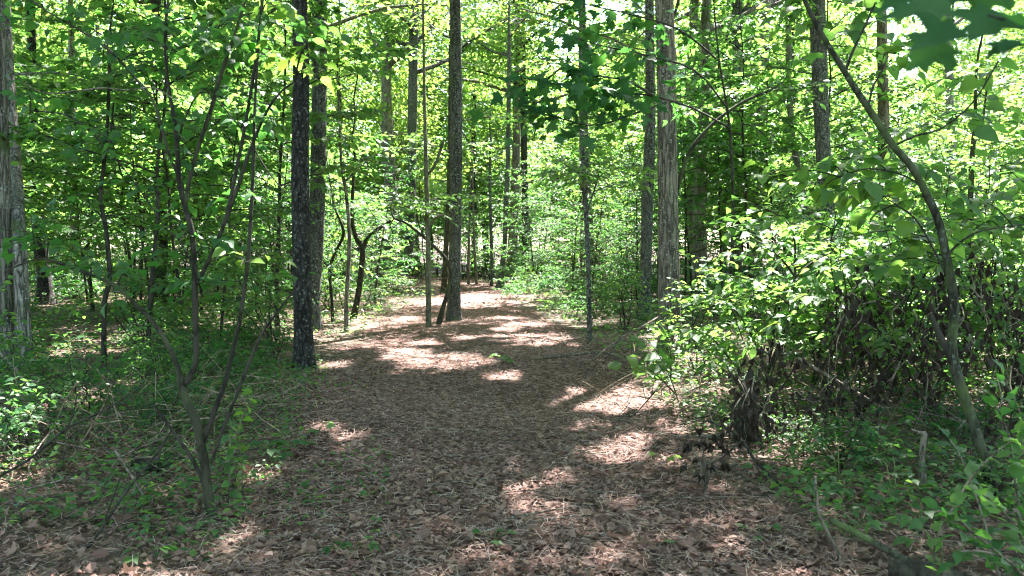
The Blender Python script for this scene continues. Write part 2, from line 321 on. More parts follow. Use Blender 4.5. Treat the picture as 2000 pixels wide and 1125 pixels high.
M['deadwood'] = bark_mat('weathered_deadwood', (0.05, 0.038, 0.03), (0.19, 0.15, 0.125), (0.30, 0.27, 0.24), 0.15, 8, 0.2, 0.6)
M['drystem'] = bark_mat('dry_straw_stem', (0.075, 0.052, 0.038), (0.27, 0.20, 0.15), None, 0, 8, 0.3, 0.3)
M['greenstem'] = bark_mat('green_stem', (0.06, 0.08, 0.03), (0.14, 0.16, 0.06), None, 0, 6, 0.4, 0.2)
def floor_mat(name, stops, scale):
    m, nt, out = mat(name); L = nt.links
    tc = nt.nodes.new('ShaderNodeTexCoord')
    n1 = nt.nodes.new('ShaderNodeTexNoise'); n1.inputs['Scale'].default_value = scale; n1.inputs['Detail'].default_value = 8; n1.inputs['Roughness'].default_value = 0.72
    v1 = nt.nodes.new('ShaderNodeTexVoronoi'); v1.inputs['Scale'].default_value = scale * 2.4
    n2 = nt.nodes.new('ShaderNodeTexNoise'); n2.inputs['Scale'].default_value = 0.7; n2.inputs['Detail'].default_value = 4
    for n in (n1, v1, n2): L.new(tc.outputs['Object'], n.inputs['Vector'])
    mx = nt.nodes.new('ShaderNodeMixRGB'); mx.inputs[0].default_value = 0.45; L.new(n1.outputs[0], mx.inputs[1]); L.new(v1.outputs['Color'], mx.inputs[2])
    bw = nt.nodes.new('ShaderNodeRGBToBW'); L.new(mx.outputs[0], bw.inputs[0])
    r = ramp(nt, stops); L.new(bw.outputs[0], r.inputs[0])
    rb = ramp(nt, [(0.35, (0.7, 0.7, 0.7)), (0.65, (1.15, 1.12, 1.1))]); L.new(n2.outputs[0], rb.inputs[0])
    mu = nt.nodes.new('ShaderNodeMixRGB'); mu.blend_type = 'MULTIPLY'; mu.inputs[0].default_value = 1; L.new(r.outputs[0], mu.inputs[1]); L.new(rb.outputs[0], mu.inputs[2])
    pb = nt.nodes.new('ShaderNodeBsdfPrincipled'); pb.inputs['Roughness'].default_value = 0.9; pb.inputs['Specular IOR Level'].default_value = 0.15
    L.new(mu.outputs[0], pb.inputs['Base Color'])
    bp = nt.nodes.new('ShaderNodeBump'); bp.inputs['Strength'].default_value = 1.0; bp.inputs['Distance'].default_value = 0.03; L.new(bw.outputs[0], bp.inputs['Height'])
    L.new(bp.outputs[0], pb.inputs['Normal']); L.new(pb.outputs[0], out.inputs[0])
    return m
M['soil'] = floor_mat('forest_soil', [(0.3, (0.035, 0.025, 0.018)), (0.5, (0.085, 0.06, 0.045)), (0.7, (0.17, 0.12, 0.09))], 9)
M['mulch'] = floor_mat('trodden_leaf_mulch', [(0.3, (0.030, 0.018, 0.013)), (0.5, (0.095, 0.051, 0.042)), (0.7, (0.22, 0.135, 0.115))], 11)
M['cut'] = bark_mat('sawn_wood', (0.08, 0.05, 0.03), (0.17, 0.11, 0.07), None, 0, 5, 1.0, 0.2)

# ------------------------------------------------------------------ object helpers
def tag(o, label=None, cat=None, group=None, kind=None):
    if label: o['label'] = label
    if cat: o['category'] = cat
    if group: o['group'] = group
    if kind: o['kind'] = kind
    return o
def empty(name, loc, label, cat, group=None, rz=0.0, s=1.0):
    o = bpy.data.objects.new(name, None); COL.objects.link(o); o.empty_display_size = 0.2
    o.location = loc; o.rotation_euler = (0, 0, rz); o.scale = (s, s, s)
    return tag(o, label, cat, group)
def part(name, me, material, parent=None, mtx=None):
    o = bpy.data.objects.new(name, me); COL.objects.link(o)
    if material is not None and not me.materials: me.materials.append(M[material])
    if parent is not None: o.parent = parent
    if mtx is not None: o.matrix_basis = mtx
    return o
def copy_tree(o, parent=None):
    c = o.copy(); COL.objects.link(c); c.parent = parent
    for ch in o.children: copy_tree(ch, c)
    return c
_leafmeshes = {}
def leaf_variants(key, t, material, n=3):
    k = (key, material)
    if k not in _leafmeshes:
        rg = np.random.default_rng(len(_leafmeshes) + 3); out = []
        for i in range(n):
            me = mesh_from('leaf', *(lambda q: (q[0] * np.array([rg.uniform(0.88, 1.12), 1, 1]), [q[1]]))(curl(t, rg.uniform(-0.25, 0.5), rg.uniform(-0.45, 0.1), rg.uniform(-0.3, 0.3))), smooth=True)
            me.materials.append(M[material]); out.append(me)
        _leafmeshes[k] = out
    return _leafmeshes[k]
def leaf_objects(parent, L, meshes, rng, name='leaf'):
    P, X, D, N, S = L.arrays()
    for i in range(len(P)):
        s = S[i]
        mtx = Matrix(((X[i, 0] * s, D[i, 0] * s, N[i, 0] * s, P[i, 0]), (X[i, 1] * s, D[i, 1] * s, N[i, 1] * s, P[i, 1]), (X[i, 2] * s, D[i, 2] * s, N[i, 2] * s, P[i, 2]), (0, 0, 0, 1)))
        part(name, meshes[rng.integers(len(meshes))], None, parent, mtx)

# ------------------------------------------------------------------ growing leaves on twigs
UP = np.array([0, 0, 1.0])
def unit(v): v = np.asarray(v, float); return v / (np.linalg.norm(v) + 1e-9)
def rotz(v, a):
    c, s = math.cos(a), math.sin(a); return np.array([v[0] * c - v[1] * s, v[0] * s + v[1] * c, v[2]])
def twig_leaves(L, rng, pts, size, gap, tilt=0.35, ang=0.95, start=0.1, droop=-0.25):
    """leaves left and right of a twig, in a flat spray"""
    pts = np.asarray(pts); seg = np.linalg.norm(np.diff(pts, axis=0), axis=1); s = np.concatenate([[0], np.cumsum(seg)])
    n = max(2, int(s[-1] * (1 - start) / gap)); t = np.linspace(s[-1] * start, s[-1], n)
    P = np.stack([np.interp(t, s, pts[:, i]) for i in range(3)], 1)
    k = np.clip(np.searchsorted(s, t) - 1, 0, len(seg) - 1); T = np.diff(pts, axis=0)[k] / (seg[k][:, None] + 1e-9)
    sd = np.where(np.arange(n) % 2 == 0, 1.0, -1.0); sd[-1] = 0
    side = np.cross(T, UP); side /= np.linalg.norm(side, axis=1)[:, None] + 1e-6
    a = ang + rng.normal(0, 0.25, n)
    D = T * np.cos(a * np.abs(sd))[:, None] + side * (np.sin(a) * sd)[:, None] + UP * (droop + rng.normal(0, 0.18, n))[:, None]
    N = UP + rng.normal(0, tilt, (n, 3))
    L.add(P + rng.normal(0, size * 0.12, (n, 3)), D, N, size * rng.uniform(0.65, 1.25, n))
def bough(L, W, rng, p0, d0, length, r0, size, gap=None, step=0.16, droop=0.25, first=0.2, sides=5, spread=0.9, tilt=0.35):
    """one branch with side twigs set with leaves"""
    gap = gap or size * 0.42; k = 7; p = np.array(p0, float); d = unit(d0); pts = [p.copy()]
    for i in range(k):
        d = unit(d + rng.normal(0, 0.10, 3) + np.array([0, 0, -droop / k * (i / k + 0.3)])); p = p + d * length / k; pts.append(p.copy())
    pts = np.array(pts); W.tube(pts, np.linspace(r0, r0 * 0.25, k + 1), sides, cap=False)
    s = np.linspace(0, length, k + 1); q = first * length; side = 1 if rng.random() < 0.5 else -1
    while q < length * 0.97:
        b = np.array([np.interp(q, s, pts[:, i]) for i in range(3)]); i = min(k - 1, int(q / length * k)); t = unit(pts[i + 1] - pts[i])
        tl = (1 - q / length) * 0.5 * length * rng.uniform(0.6, 1.1) + 0.12
        td = unit(rotz(t, side * rng.uniform(0.6, 1.1) * spread) * np.array([1, 1, 0.5]) + np.array([0, 0, rng.normal(0.02, 0.14)]))
        e = b + td * tl * 0.5 + rng.normal(0, 0.02, 3); f = b + td * tl + np.array([0, 0, -0.12 * tl]) + rng.normal(0, 0.03, 3)
        tp = np.array([b, e, f]); W.tube(tp, [r0 * 0.35, r0 * 0.25, r0 * 0.12], 3, cap=False)
        twig_leaves(L, rng, tp, size, gap, tilt)
        side = -side; q += step * rng.uniform(0.7, 1.4)
    twig_leaves(L, rng, pts[-4:], size, gap, tilt)
    return pts
def crown_limbs(L, W, rng, top, H, Rr, cb, n, leaf, per, r0, spread_leaf=0.55):
    """limbs and leaf clusters of a tall tree: trunk line given by function top(z)"""
    for i in range(n):
        t = (i + rng.random()) / n; z = cb + (H - cb) * t ** 0.9 * 0.96; b = top(z)
        az = i * 2.4 + rng.uniform(-0.5, 0.5); ln = Rr * (1.05 - 0.62 * t ** 1.6) * rng.uniform(0.7, 1.15)
        d = unit([math.cos(az), math.sin(az), rng.uniform(0.15, 0.55) + 0.5 * t]); p = b.copy(); pts = [p.copy()]
        for j in range(5):
            d = unit(d + rng.normal(0, 0.16, 3) + np.array([0, 0, 0.02])); p = p + d * ln / 5; pts.append(p.copy())
        pts = np.array(pts); W.tube(pts, np.linspace(r0 * (1.05 - 0.75 * t), 0.012, 6), 6, cap=False)
        m = max(3, int(ln * 2.6))
        for j in range(m):
            u = 0.25 + 0.75 * (j + rng.random()) / m; q = np.array([np.interp(u * 5, np.arange(6), pts[:, c]) for c in range(3)])
            td = unit([rng.normal(), rng.normal(), rng.normal() * 0.45]); tl = rng.uniform(0.4, 1.2); e = q + td * tl
            W.tube([q, (q + e) / 2 + rng.normal(0, 0.06, 3), e], [0.014, 0.009, 0.004], 3, cap=False)
            c = e - td * tl * 0.2; nn = per
            off = rng.normal(0, 1, (nn, 3)) * np.array([spread_leaf, spread_leaf, spread_leaf * 0.42])
            D = off * np.array([1, 1, 0.5]) + rng.normal(0, 0.3, (nn, 3)) + np.array([0, 0, -0.15]); N = UP + rng.normal(0, 0.42, (nn, 3))
            L.add(c + off, D, N, leaf * rng.uniform(0.6, 1.3, nn))

# ================================================================== THE SETTING
def axis(fine, step, far):
    a = list(np.arange(fine[0], fine[1] + 1e-6, step)); lo, hi = fine; s = step
    left = []; right = []
    q = lo; st = step
    while q > -far: st *= 1.35; q -= st; left.append(q)
    q = hi; st = step
    while q < far: st *= 1.35; q += st; right.append(q)
    return np.array(left[::-1] + a + right)
gx, gy = axis((-16, 16), 0.25, 420), axis((0, 45), 0.25, 420)
GX, GY = np.meshgrid(gx, gy, indexing='ij'); GZ = hgt(GX, GY)
nx, ny = GX.shape; ii = (np.arange(nx - 1)[:, None] * ny + np.arange(ny - 1)[None]).ravel()
tag(part('ground', mesh_from('ground', np.stack([GX, GY, GZ], -1), [np.stack([ii, ii + ny, ii + ny + 1, ii + 1], -1)], True), 'soil'), kind='structure')
ys = np.arange(1.0, 48, 0.25); tt = np.linspace(0, 1, 17); PV = []
for y in ys:
    a, b = float(edge(PL, y)), float(edge(PR, y)); wob = 0.18
    a += wob * math.sin(y * 2.1) + 0.1 * math.sin(y * 5.3 + 1); b += wob * math.sin(y * 1.7 + 2) + 0.1 * math.sin(y * 4.6)
    x = a + (b - a) * tt; PV.append(np.stack([x, np.full_like(x, y), hgt(x, np.full_like(x, y)) + 0.012 * np.minimum(1, np.minimum(tt, 1 - tt) * 12) ], 1))
PV = np.array(PV); k = len(tt); ii = (np.arange(len(ys) - 1)[:, None] * k + np.arange(k - 1)[None]).ravel()
tag(part('path', mesh_from('path', PV, [np.stack([ii, ii + 1, ii + k + 1, ii + k], -1)], True), 'mulch'), kind='structure')

# ================================================================== TALL TREES
def trunk_line(pts, d, H, base_hidden=False):
    """pixel profile (px, py, width) from the foot upward -> points and radii in metres"""
    P = []; Rd = []
    for q in pts:
        px, py, w_ = q[:3]; dd = q[3] if len(q) > 3 else d
        P.append(np.array(at(px, py, dd))); Rd.append(w_ * 0.5 * dd / FPX)
    if base_hidden: x, y = P[0][0] + (P[0][0] - P[1][0]) * 0.3, P[0][1]; P.insert(0, np.array(ground(x, y))); Rd.insert(0, Rd[0] * 1.1)
    P[0][2] = float(hgt(P[0][0], P[0][1])) - 0.03
    if H:
        dv = unit(P[-1] - P[-2]); dv = unit(dv * np.array([0.5, 0.5, 1]) + np.array([0, 0, 0.4]))
        top = P[-1][2]; steps = max(3, int((H - top) / 2.0)); r0 = Rd[-1]; p = P[-1]
        for i in range(1, steps + 1):
            p = p + dv * (H - top) / steps; P.append(p.copy()); Rd.append(max(0.012, r0 * (1 - 0.93 * i / steps)))
    return P, Rd
def tall_tree(name, label, pts, d=None, bark='bark_grey', H=19.0, crown=True, cb=7.0, Rr=4.6, limbs=20, per=64, leaf=0.2, seed=0, hidden=False, sides=18, cat='tree', group=None, lump=0.03, flare=0.45, stems=(), mask=True, far_open=0.42, low=(7, 3.4, 9.0, 2.2)):
    rng = np.random.default_rng(1000 + seed)
    if d is None: d = depth_of(pts[0][1])
    P, Rd = trunk_line(pts, d, H, hidden)
    base = Vector(P[0]); base.z += 0.03
    t = empty(name, base, label, cat, group); b = np.array(base)
    n = int(max(14, min(110, (P[-1][2] - P[0][2]) / 0.22))) if H else int(max(14, len(P) * 6))
    arr = smooth_path([(*p, r) for p, r in zip(P, Rd)], n); lp = arr[:, :3] - b; rr = np.maximum(arr[:, 3], 0.006)
    z = lp[:, 2]; r0 = rr[0]
    fl = 1 + flare * np.exp(-np.maximum(z, 0) / max(0.12, r0 * 1.6)); ph = rng.uniform(0, 6.28)
    def roots(k, th): return 1 + (flare * 0.55 * np.exp(-np.maximum(z, 0) / max(0.1, r0 * 1.3)))[:, None] * (np.sin(3 * th + ph) + 0.6 * np.sin(5 * th + ph * 2))[None]
    W = Wood(); W.tube(lp, rr * fl, sides, True, lump, rng, roots)
    part('trunk', W.mesh('trunk'), bark, t)
    for (sp, sb) in stems:
        P2, R2 = trunk_line(sp, d, None); a2 = smooth_path([(*p, r) for p, r in zip(P2, R2)], len(P2) * 7)
        a2z = a2[:, 2] - b[2]; f2 = 1 + flare * np.exp(-np.maximum(a2z, 0) / 0.25)
        W2 = Wood(); W2.tube(a2[:, :3] - b, a2[:, 3] * f2, 14, True, lump, rng); part('trunk', W2.mesh('trunk'), sb, t)
    if crown:
        zz = lp[:, 2]; top = lambda q: np.array([np.interp(q, zz, lp[:, i]) for i in range(3)])
        L, W = Leaves(), Wood(); crown_limbs(L, W, rng, top, zz[-1], Rr, cb, limbs, leaf, per, max(0.03, Rd[0] * 0.42))
        part('limbs', W.mesh('limbs'), bark, t)
        keep = (lambda q: sun_keep(q + b, rng, far_open)) if mask else None
        part('crown', L.mesh('crown', DIAMOND, keep), 'leaf_top', t)
        if low:
            L = Leaves()
            for i in range(low[0]):
                W = Wood(); q = top(rng.uniform(low[1], low[2])); az = rng.uniform(0, 6.28)
                bough(L, W, rng, q, [math.cos(az), math.sin(az), rng.uniform(0.0, 0.35)], low[3] * rng.uniform(0.6, 1.2), 0.016, 0.13, droop=0.5, step=0.2); part('branch', W.mesh('branch'), bark, t)
            part('low_foliage', L.mesh('low_foliage', OVATE, keep), 'leaf', t)
    return t

T = tall_tree
LEFT_STEM = ([(48, 724, 34), (46, 660, 30), (42, 560, 27), (36, 430, 24), (30, 320, 21, 10.2), (20, 180, 18, 10.5), (12, 0, 15, 10.8), (8, -200, 10, 11)], 'bark_grey')
T('tree', 'big grey furrowed double-trunked tree with flared foot, left of the forked sapling', [(2, 728, 62), (0, 650, 52), (-2, 540, 48), (-4, 400, 46), (-8, 250, 42), (-12, 100, 38), (-16, -30, 36)], None, 'bark_grey', 19, cb=6.5, seed=1, per=80, Rr=5.2, stems=[LEFT_STEM], sides=26, flare=0.3)
T('tree', 'straight black-barked tree speckled with pale flecks, at the left edge of the path', [(598, 728, 37), (595, 690, 36), (590, 550, 34), (586, 350, 33), (588, 150, 31), (585, -20, 28)], None, 'bark_black', 20, cb=7.5, seed=2, per=84, Rr=5.6, sides=26, flare=0.32, low=(4, 3.8, 7, 1.6))
T('tree', 'dark grey tree close behind the black-barked tree, bent slightly at its foot', [(614, 642, 31), (611, 580, 29), (618, 450, 29), (623, 250, 28), (625, -20, 26)], None, 'bark_lichen', 19, cb=7.5, seed=3, per=84, Rr=5.6, sides=22, flare=0.2)
T('tree', 'tall straight tree with flaky dark bark, an arching stem at its foot', [(885, 626, 27), (887, 560, 25), (889, 480, 24), (891, 350, 23), (891, 200, 22), (889, -20, 20)], None, 'bark_lichen', 20, cb=8, seed=4, per=84, Rr=5.6, sides=22, flare=0.3)
T('tree', 'stout brown-barked tree with a vine up its side, right of the path', [(1308, 690, 43), (1307, 600, 42), (1306, 480, 41), (1304, 350, 39), (1302, 220, 37), (1300, 100, 35), (1298, -20, 34)], None, 'bark_brown', 21, cb=8, seed=5, per=84, Rr=5.6, sides=28, flare=0.32, low=(6, 3.6, 7, 1.8))
T('tree', 'slim grey lichened tree just behind the stout brown tree', [(1258, 624, 23), (1260, 560, 21), (1264, 430, 22), (1268, 300, 22), (1270, 200, 20), (1268, -20, 17)], None, 'bark_lichen', 18, cb=7.5, seed=6, per=84, Rr=5.6, sides=20)
T('tree', 'dark straight tree in the thicket behind the arching sapling', [(1620, 620, 30), (1618, 500, 29), (1614, 400, 29), (1608, 300, 28), (1601, 150, 30), (1595, -20, 29)], 15.5, 'bark_lichen', 20, cb=7.5, seed=7, hidden=True, sides=20)
T('tree', 'brown tree with a sunlit trunk behind the withered vines', [(1722, 600, 27), (1726, 480, 27), (1727, 350, 25), (1724, 150, 20), (1722, -20, 18)], 17.5, 'bark_brown', 18, cb=8, seed=8, hidden=True, sides=18)
T('tree', 'dark thick-trunked tree left of the leaning tree beyond the brush', [(761, 556, 29), (761, 520, 27), (764, 400, 24), (757, 270, 22), (755, 150, 20), (764, 60, 20), (762, -20, 19)], 34, 'bark_grey', 20, cb=9, seed=9, sides=16)
T('tree', 'leaning tree with a sunlit flank right of the dark thick trunk beyond the brush', [(783, 556, 22), (788, 540, 20), (796, 510, 19), (801, 450, 18), (804, 350, 18), (806, 200, 18), (809, -20, 16)], 33, 'bark_lichen', 19, cb=9, seed=10, sides=16)
T('tree', 'pale brown tree at the end of the path, flared at the foot', [(997, 549, 24), (1000, 500, 20), (1004, 430, 18), (1007, 340, 17), (1009, 250, 15), (1010, 100, 13)], None, 'bark_brown', 20, cb=8, seed=11, sides=16)
T('tree', 'dark straight tree right beside the pale brown tree at the path end', [(1024, 552, 16), (1026, 480, 14), (1026, 400, 14), (1024, 330, 13), (1022, 200, 12)], None, 'bark_black', 18, cb=8, seed=12, sides=14)
T('tree', 'slim grey tree leaning a little right, standing on the far path edge', [(977, 563, 13), (981, 520, 11), (986, 470, 10), (988, 400, 10), (992, 320, 9), (994, 150, 8)], None, 'bark_lichen', 15, cb=8, Rr=3.2, limbs=10, seed=13, sides=12)
T('tree', 'grey-green tree behind the lone dark sapling right of the path', [(1156, 575, 19), (1155, 520, 17), (1153, 470, 15), (1149, 390, 14), (1144, 300, 13), (1140, 100, 11)], None, 'bark_lichen', 17, cb=7.5, Rr=3.6, limbs=12, seed=14, sides=14)
T('tree', 'thin pale tree beside the grey-green tree right of the path', [(1139, 580, 12), (1138, 500, 11), (1138, 420, 10), (1136, 330, 9), (1134, 150, 8)], None, 'bark_brown', 14, cb=7.5, Rr=3.0, limbs=9, seed=15, sides=12)
T('tree', 'dark stout tree in the clearing beyond the double-trunked tree', [(91, 597, 28), (88, 560, 25), (82, 500, 23), (76, 430, 21), (68, 300, 19), (62, 100, 16)], None, 'bark_black', 18, cb=8, seed=16, sides=16)
T('tree', 'grey straight tree behind the clearing beyond the double-trunked tree', [(146, 578, 15), (145, 520, 14), (144, 440, 13), (142, 300, 12), (140, 100, 11)], None, 'bark_grey', 18, cb=8, seed=17, sides=14)
T('tree', 'dark half-hidden tree in the thicket behind the forked sapling', [(311, 590, 27), (313, 540, 25), (315, 450, 24), (312, 300, 22), (308, 100, 20)], None, 'bark_dark', 19, cb=7.5, seed=18, sides=16)
T('tree', 'tall tree behind the stout brown tree, bare up to the top branches', [(1352, 560, 19), (1351, 400, 18), (1350, 200, 17), (1353, 100, 18), (1357, -20, 17)], 28, 'bark_grey', 19, cb=9, seed=19, hidden=True, sides=14)
T('tree', 'mossy dark tree between the stout brown tree and the pale straight tree', [(1438, 560, 22), (1439, 400, 20), (1440, 200, 20), (1440, -20, 20)], 26, 'bark_lichen', 19, cb=9, seed=20, hidden=True, sides=14)
T('tree', 'pale straight tree behind the sunlit shrub', [(1470, 560, 19), (1477, 420, 18), (1485, 250, 19), (1491, 130, 20), (1496, -20, 19)], 25, 'bark_grey', 20, cb=9, seed=21, hidden=True, sides=14)
T('tree', 'slim crooked tree leaning against the dark tree in the right thicket', [(1600, 560, 16), (1592, 440, 15), (1570, 390, 14), (1557, 320, 13), (1545, 240, 12), (1540, 100, 11)], 19, 'bark_grey', 14, cb=8, Rr=3, limbs=8, seed=22, hidden=True, sides=12)
T('tree', 'pale distant tree above the right thicket, seen past the thin forked tree', [(1872, 560, 17), (1866, 400, 15), (1858, 250, 14), (1850, 80, 13)], 27, 'bark_grey', 17, cb=9, seed=23, hidden=True, sides=12, limbs=9)
T('tree', 'grey tree behind the arching stem by the far path', [(867, 572, 12), (869, 520, 11), (873, 450, 10), (877, 380, 10), (879, 250, 9)], None, 'bark_smooth', 15, cb=8, Rr=3.2, limbs=9, seed=24, sides=12)
# tall trees added for their shade, most unseen: tops darken path and block sky
def shade_tree(label, x, y, seed, bark='bark_grey', H=19, Rr=5.4, group='trees added for shade', limbs=20, per=76):
    d = y; g = ground(x, y); r = np.random.default_rng(seed)
    rng = np.random.default_rng(2000 + seed); t = empty('tree', g, label, 'tree', group)
    k = 40; z = np.linspace(-0.03, H, k); lp = np.stack([np.cumsum(rng.normal(0, 0.02, k)), np.cumsum(rng.normal(0, 0.02, k)), z], 1)
    rr = 0.2 * (1 - 0.95 * (z / H).clip(0, 1)) * (1 + 0.5 * np.exp(-z.clip(0) / 0.3)) + 0.006
    W = Wood(); W.tube(lp, rr, 14, True, 0.03, rng); part('trunk', W.mesh('trunk'), bark, t)
    L, W = Leaves(), Wood(); crown_limbs(L, W, rng, lambda q: np.array([np.interp(q, z, lp[:, i]) for i in range(3)]), H, Rr, 7.5, limbs, 0.2, per, 0.08)
    part('limbs', W.mesh('limbs'), bark, t); b = np.array(g)
    part('crown', L.mesh('crown', DIAMOND, lambda q: sun_keep(q + b, rng)), 'leaf_top', t)
for i, (x, y) in enumerate([(8.5, 8.5), (12.5, 13), (-9.5, 8), (-10.5, 15), (5.2, 21.5), (16, 21), (-15, 21), (-6.6, 24), (9.6, 12.2), (5.6, 6.3), (-7.5, 3.5), (-4.5, -3), (3.5, -4), (9, 2)]):
    shade_tree('tall leafy tree added around the path for its shade', x, y, i)
# trees at the back of the wood, copies of three crowns
PROTO = []
for k in range(3):
    rng = np.random.default_rng(40 + k); H = 15 + 2 * k
    t = empty('tree', (0, 0, 0), 'slender leafy tree deep in the wood, part of its dense back rows', 'tree', 'trees deep in the wood')
    z = np.linspace(-0.1, H, 30); lp = np.stack([np.cumsum(rng.normal(0, 0.04, 30)), np.cumsum(rng.normal(0, 0.04, 30)), z], 1)
    W = Wood(); W.tube(lp, 0.19 * (1 - 0.93 * (z / H).clip(0, 1)) * (1 + 0.4 * np.exp(-z.clip(0) / 0.4)), 10, True, 0.03, rng); part('trunk', W.mesh('trunk'), ['bark_grey', 'bark_lichen', 'bark_black'][k], t)
    L, W = Leaves(), Wood(); crown_limbs(L, W, rng, lambda q: np.array([np.interp(q, z, lp[:, i]) for i in range(3)]), H, 4.4, 2.5, 26, 0.23, 44, 0.06)
    part('limbs', W.mesh('limbs'), 'bark_grey', t); part('crown', L.mesh('crown', DIAMOND), 'leaf_top', t)
    PROTO.append(t)
rng = np.random.default_rng(77); used = set(); spots = []
tries = 0
while len(spots) < 80 and tries < 4000:
    tries += 1
    y = rng.uniform(34, 64); x = rng.uniform(-0.78, 0.78) * y
    if abs(x - float((edge(PL, min(y, 50)) + edge(PR, min(y, 50))) / 2)) < 2.2 and y < 44: continue
    if any((x - a) ** 2 + (y - b) ** 2 < 6 for a, b in spots): continue
    u = 1000 + x / y * FPX
    if 845 < u < 885 or 1855 < u < 1960 or 1690 < u < 1800: continue          # thin spots where the sky shows through
    spots.append((x, y))
for i, (x, y) in enumerate(spots):
    o = PROTO[i] if i < 3 else copy_tree(PROTO[i % 3])
    s = rng.uniform(0.8, 1.15); o.location = ground(x, y); o.rotation_euler = (0, 0, rng.uniform(0, 6.28)); o.scale = (s, s, s * rng.uniform(0.9, 1.1))

# what a sapling or far tree stands beside or behind
MARKS = [((20, 725), 'the double-trunked grey tree'), ((598, 728), 'the black-barked tree'), ((613, 642), 'the second dark trunk'), ((885, 626), 'the flaky-barked tree'), ((1308, 690), 'the stout brown tree'), ((1258, 624), 'the slim lichened tree'),
         ((690, 622), 'the Y-shaped sapling'), ((1152, 672), 'the lone slender sapling'), ((91, 597), 'the clearing tree'), ((311, 590), 'the half-hidden dark tree'), ((997, 549), 'the pale path-end tree'), ((770, 556), 'the leaning sunlit tree'), ((1156, 575), 'the grey-green tree'),
         ((1640, 640), 'the dark thicket tree'), ((1725, 620), 'the brown thicket tree'), ((1938, 962), 'the arching sapling'), ((1500, 800), 'the sunlit shrub'), ((1480, 577), 'the pale straight tree'), ((1890, 696), 'the thin forked grey sapling'), ((410, 1015), 'the forked sapling')]
MARKS = [(gp(*q), n_) for q, n_ in MARKS]
def where(x, y):
    g_, n_ = min(MARKS, key=lambda m: math.hypot(m[0].x - x, (m[0].y - y) * 0.8)); dd = math.hypot(g_.x - x, g_.y - y)
    return ('far behind ' if y - g_.y > 8 else 'behind ' if y - g_.y > 1.5 else 'beside ') + n_
for i, o in enumerate([PROTO[0], PROTO[1], PROTO[2]] + [q for q in bpy.data.objects if q.get('group') == 'trees deep in the wood' and q not in PROTO]):
    o['label'] = ['grey-barked', 'lichened', 'black-barked'][[m.name for m in o.children[0].data.materials][0] == 'grey_lichened_bark' and 1 or ([m.name for m in o.children[0].data.materials][0] == 'black_flecked_bark' and 2 or 0)] + ' slender tree deep in the wood ' + where(o.location.x, o.location.y)

# far-off wood all round: one mass
rng = np.random.default_rng(5); L = Leaves(); n = 170000
th = np.where(rng.random(n) < 0.72, rng.uniform(-0.85, 0.85, n), rng.uniform(0.85, 2 * math.pi - 0.85, n)); front = np.abs(th) <= 0.85
rad = np.where(front, rng.uniform(56, 80, n), rng.uniform(16, 60, n) ** 1.0)
hm = np.where(front, 11.0 + 12 * vnoise(th * 17 + 50, rad * 0.05, 3), 13.0)
uu = 1000 + np.tan(th) * FPX; hm = np.where(front & (((uu > 815) & (uu < 910)) | ((uu > 1690) & (uu < 1800)) | ((uu > 1855) & (uu < 1960))), hm * np.where(uu < 1000, 0.85, 0.6), hm)
zz = rng.uniform(0.2, 1, n) ** 1.0 * hm
L.add(np.stack([np.sin(th) * rad, np.cos(th) * rad, zz], 1), rng.normal(0, 1, (n, 3)) * [1, 1, 0.5], UP + rng.normal(0, 0.5, (n, 3)), np.where(front, 0.5, 0.6) * rng.uniform(0.6, 1.3, n))
tag(part('far_wood', L.mesh('far_wood', DIAMOND), 'leaf'), 'far-off green wood closing the view behind all the trees', 'woodland', kind='stuff')

# ================================================================== UNDERSTOREY
def sapling_proto(seed, H, cb, Rr, nb, size, lm, name, label, group, r0=0.03, bark='bark_dark', t_=OVATE, cat='sapling', droop=0.25, stems=1, step=0.14):
    rng = np.random.default_rng(300 + seed); t = empty(name, (0, 0, 0), label, cat, group); L, W = Leaves(), Wood(); WT = Wood()
    for s in range(stems):
        k = 12; lean = rng.normal(0, 0.10 if stems == 1 else 0.28, 2); z = np.linspace(-0.04, H * rng.uniform(0.75, 1), k)
        lp = np.stack([lean[0] * z + np.cumsum(rng.normal(0, 0.035, k)), lean[1] * z + np.cumsum(rng.normal(0, 0.035, k)), z], 1)
        lp[:, :2] -= lp[0, :2]; WT.tube(lp, np.linspace(r0, r0 * 0.15, k), 7, cap=True)
        for i in range(nb):
            u = (i + rng.random()) / nb; q = cb + (z[-1] - cb) * u; b = np.array([np.interp(q, z, lp[:, c]) for c in range(3)]); az = i * 2.4 + rng.uniform(-0.5, 0.5) + s
            bough(L, W, rng, b, [math.cos(az), math.sin(az), rng.uniform(0.05, 0.5)], Rr * (1.1 - 0.75 * u) * rng.uniform(0.7, 1.15), r0 * 0.4, size, droop=droop, step=step)
    if stems == 1: part('stem', WT.mesh('stem'), bark, t); part('branches', W.mesh('branches'), bark, t)
    else: WT.V += W.V; WT.Q += [q + WT.n for q in W.Q]; part('stems', WT.mesh('stems'), bark, t)
    part('foliage', L.mesh('foliage', t_), lm, t)
    return t
LOW = 'low leafy bush growing on the forest floor among the trunks'
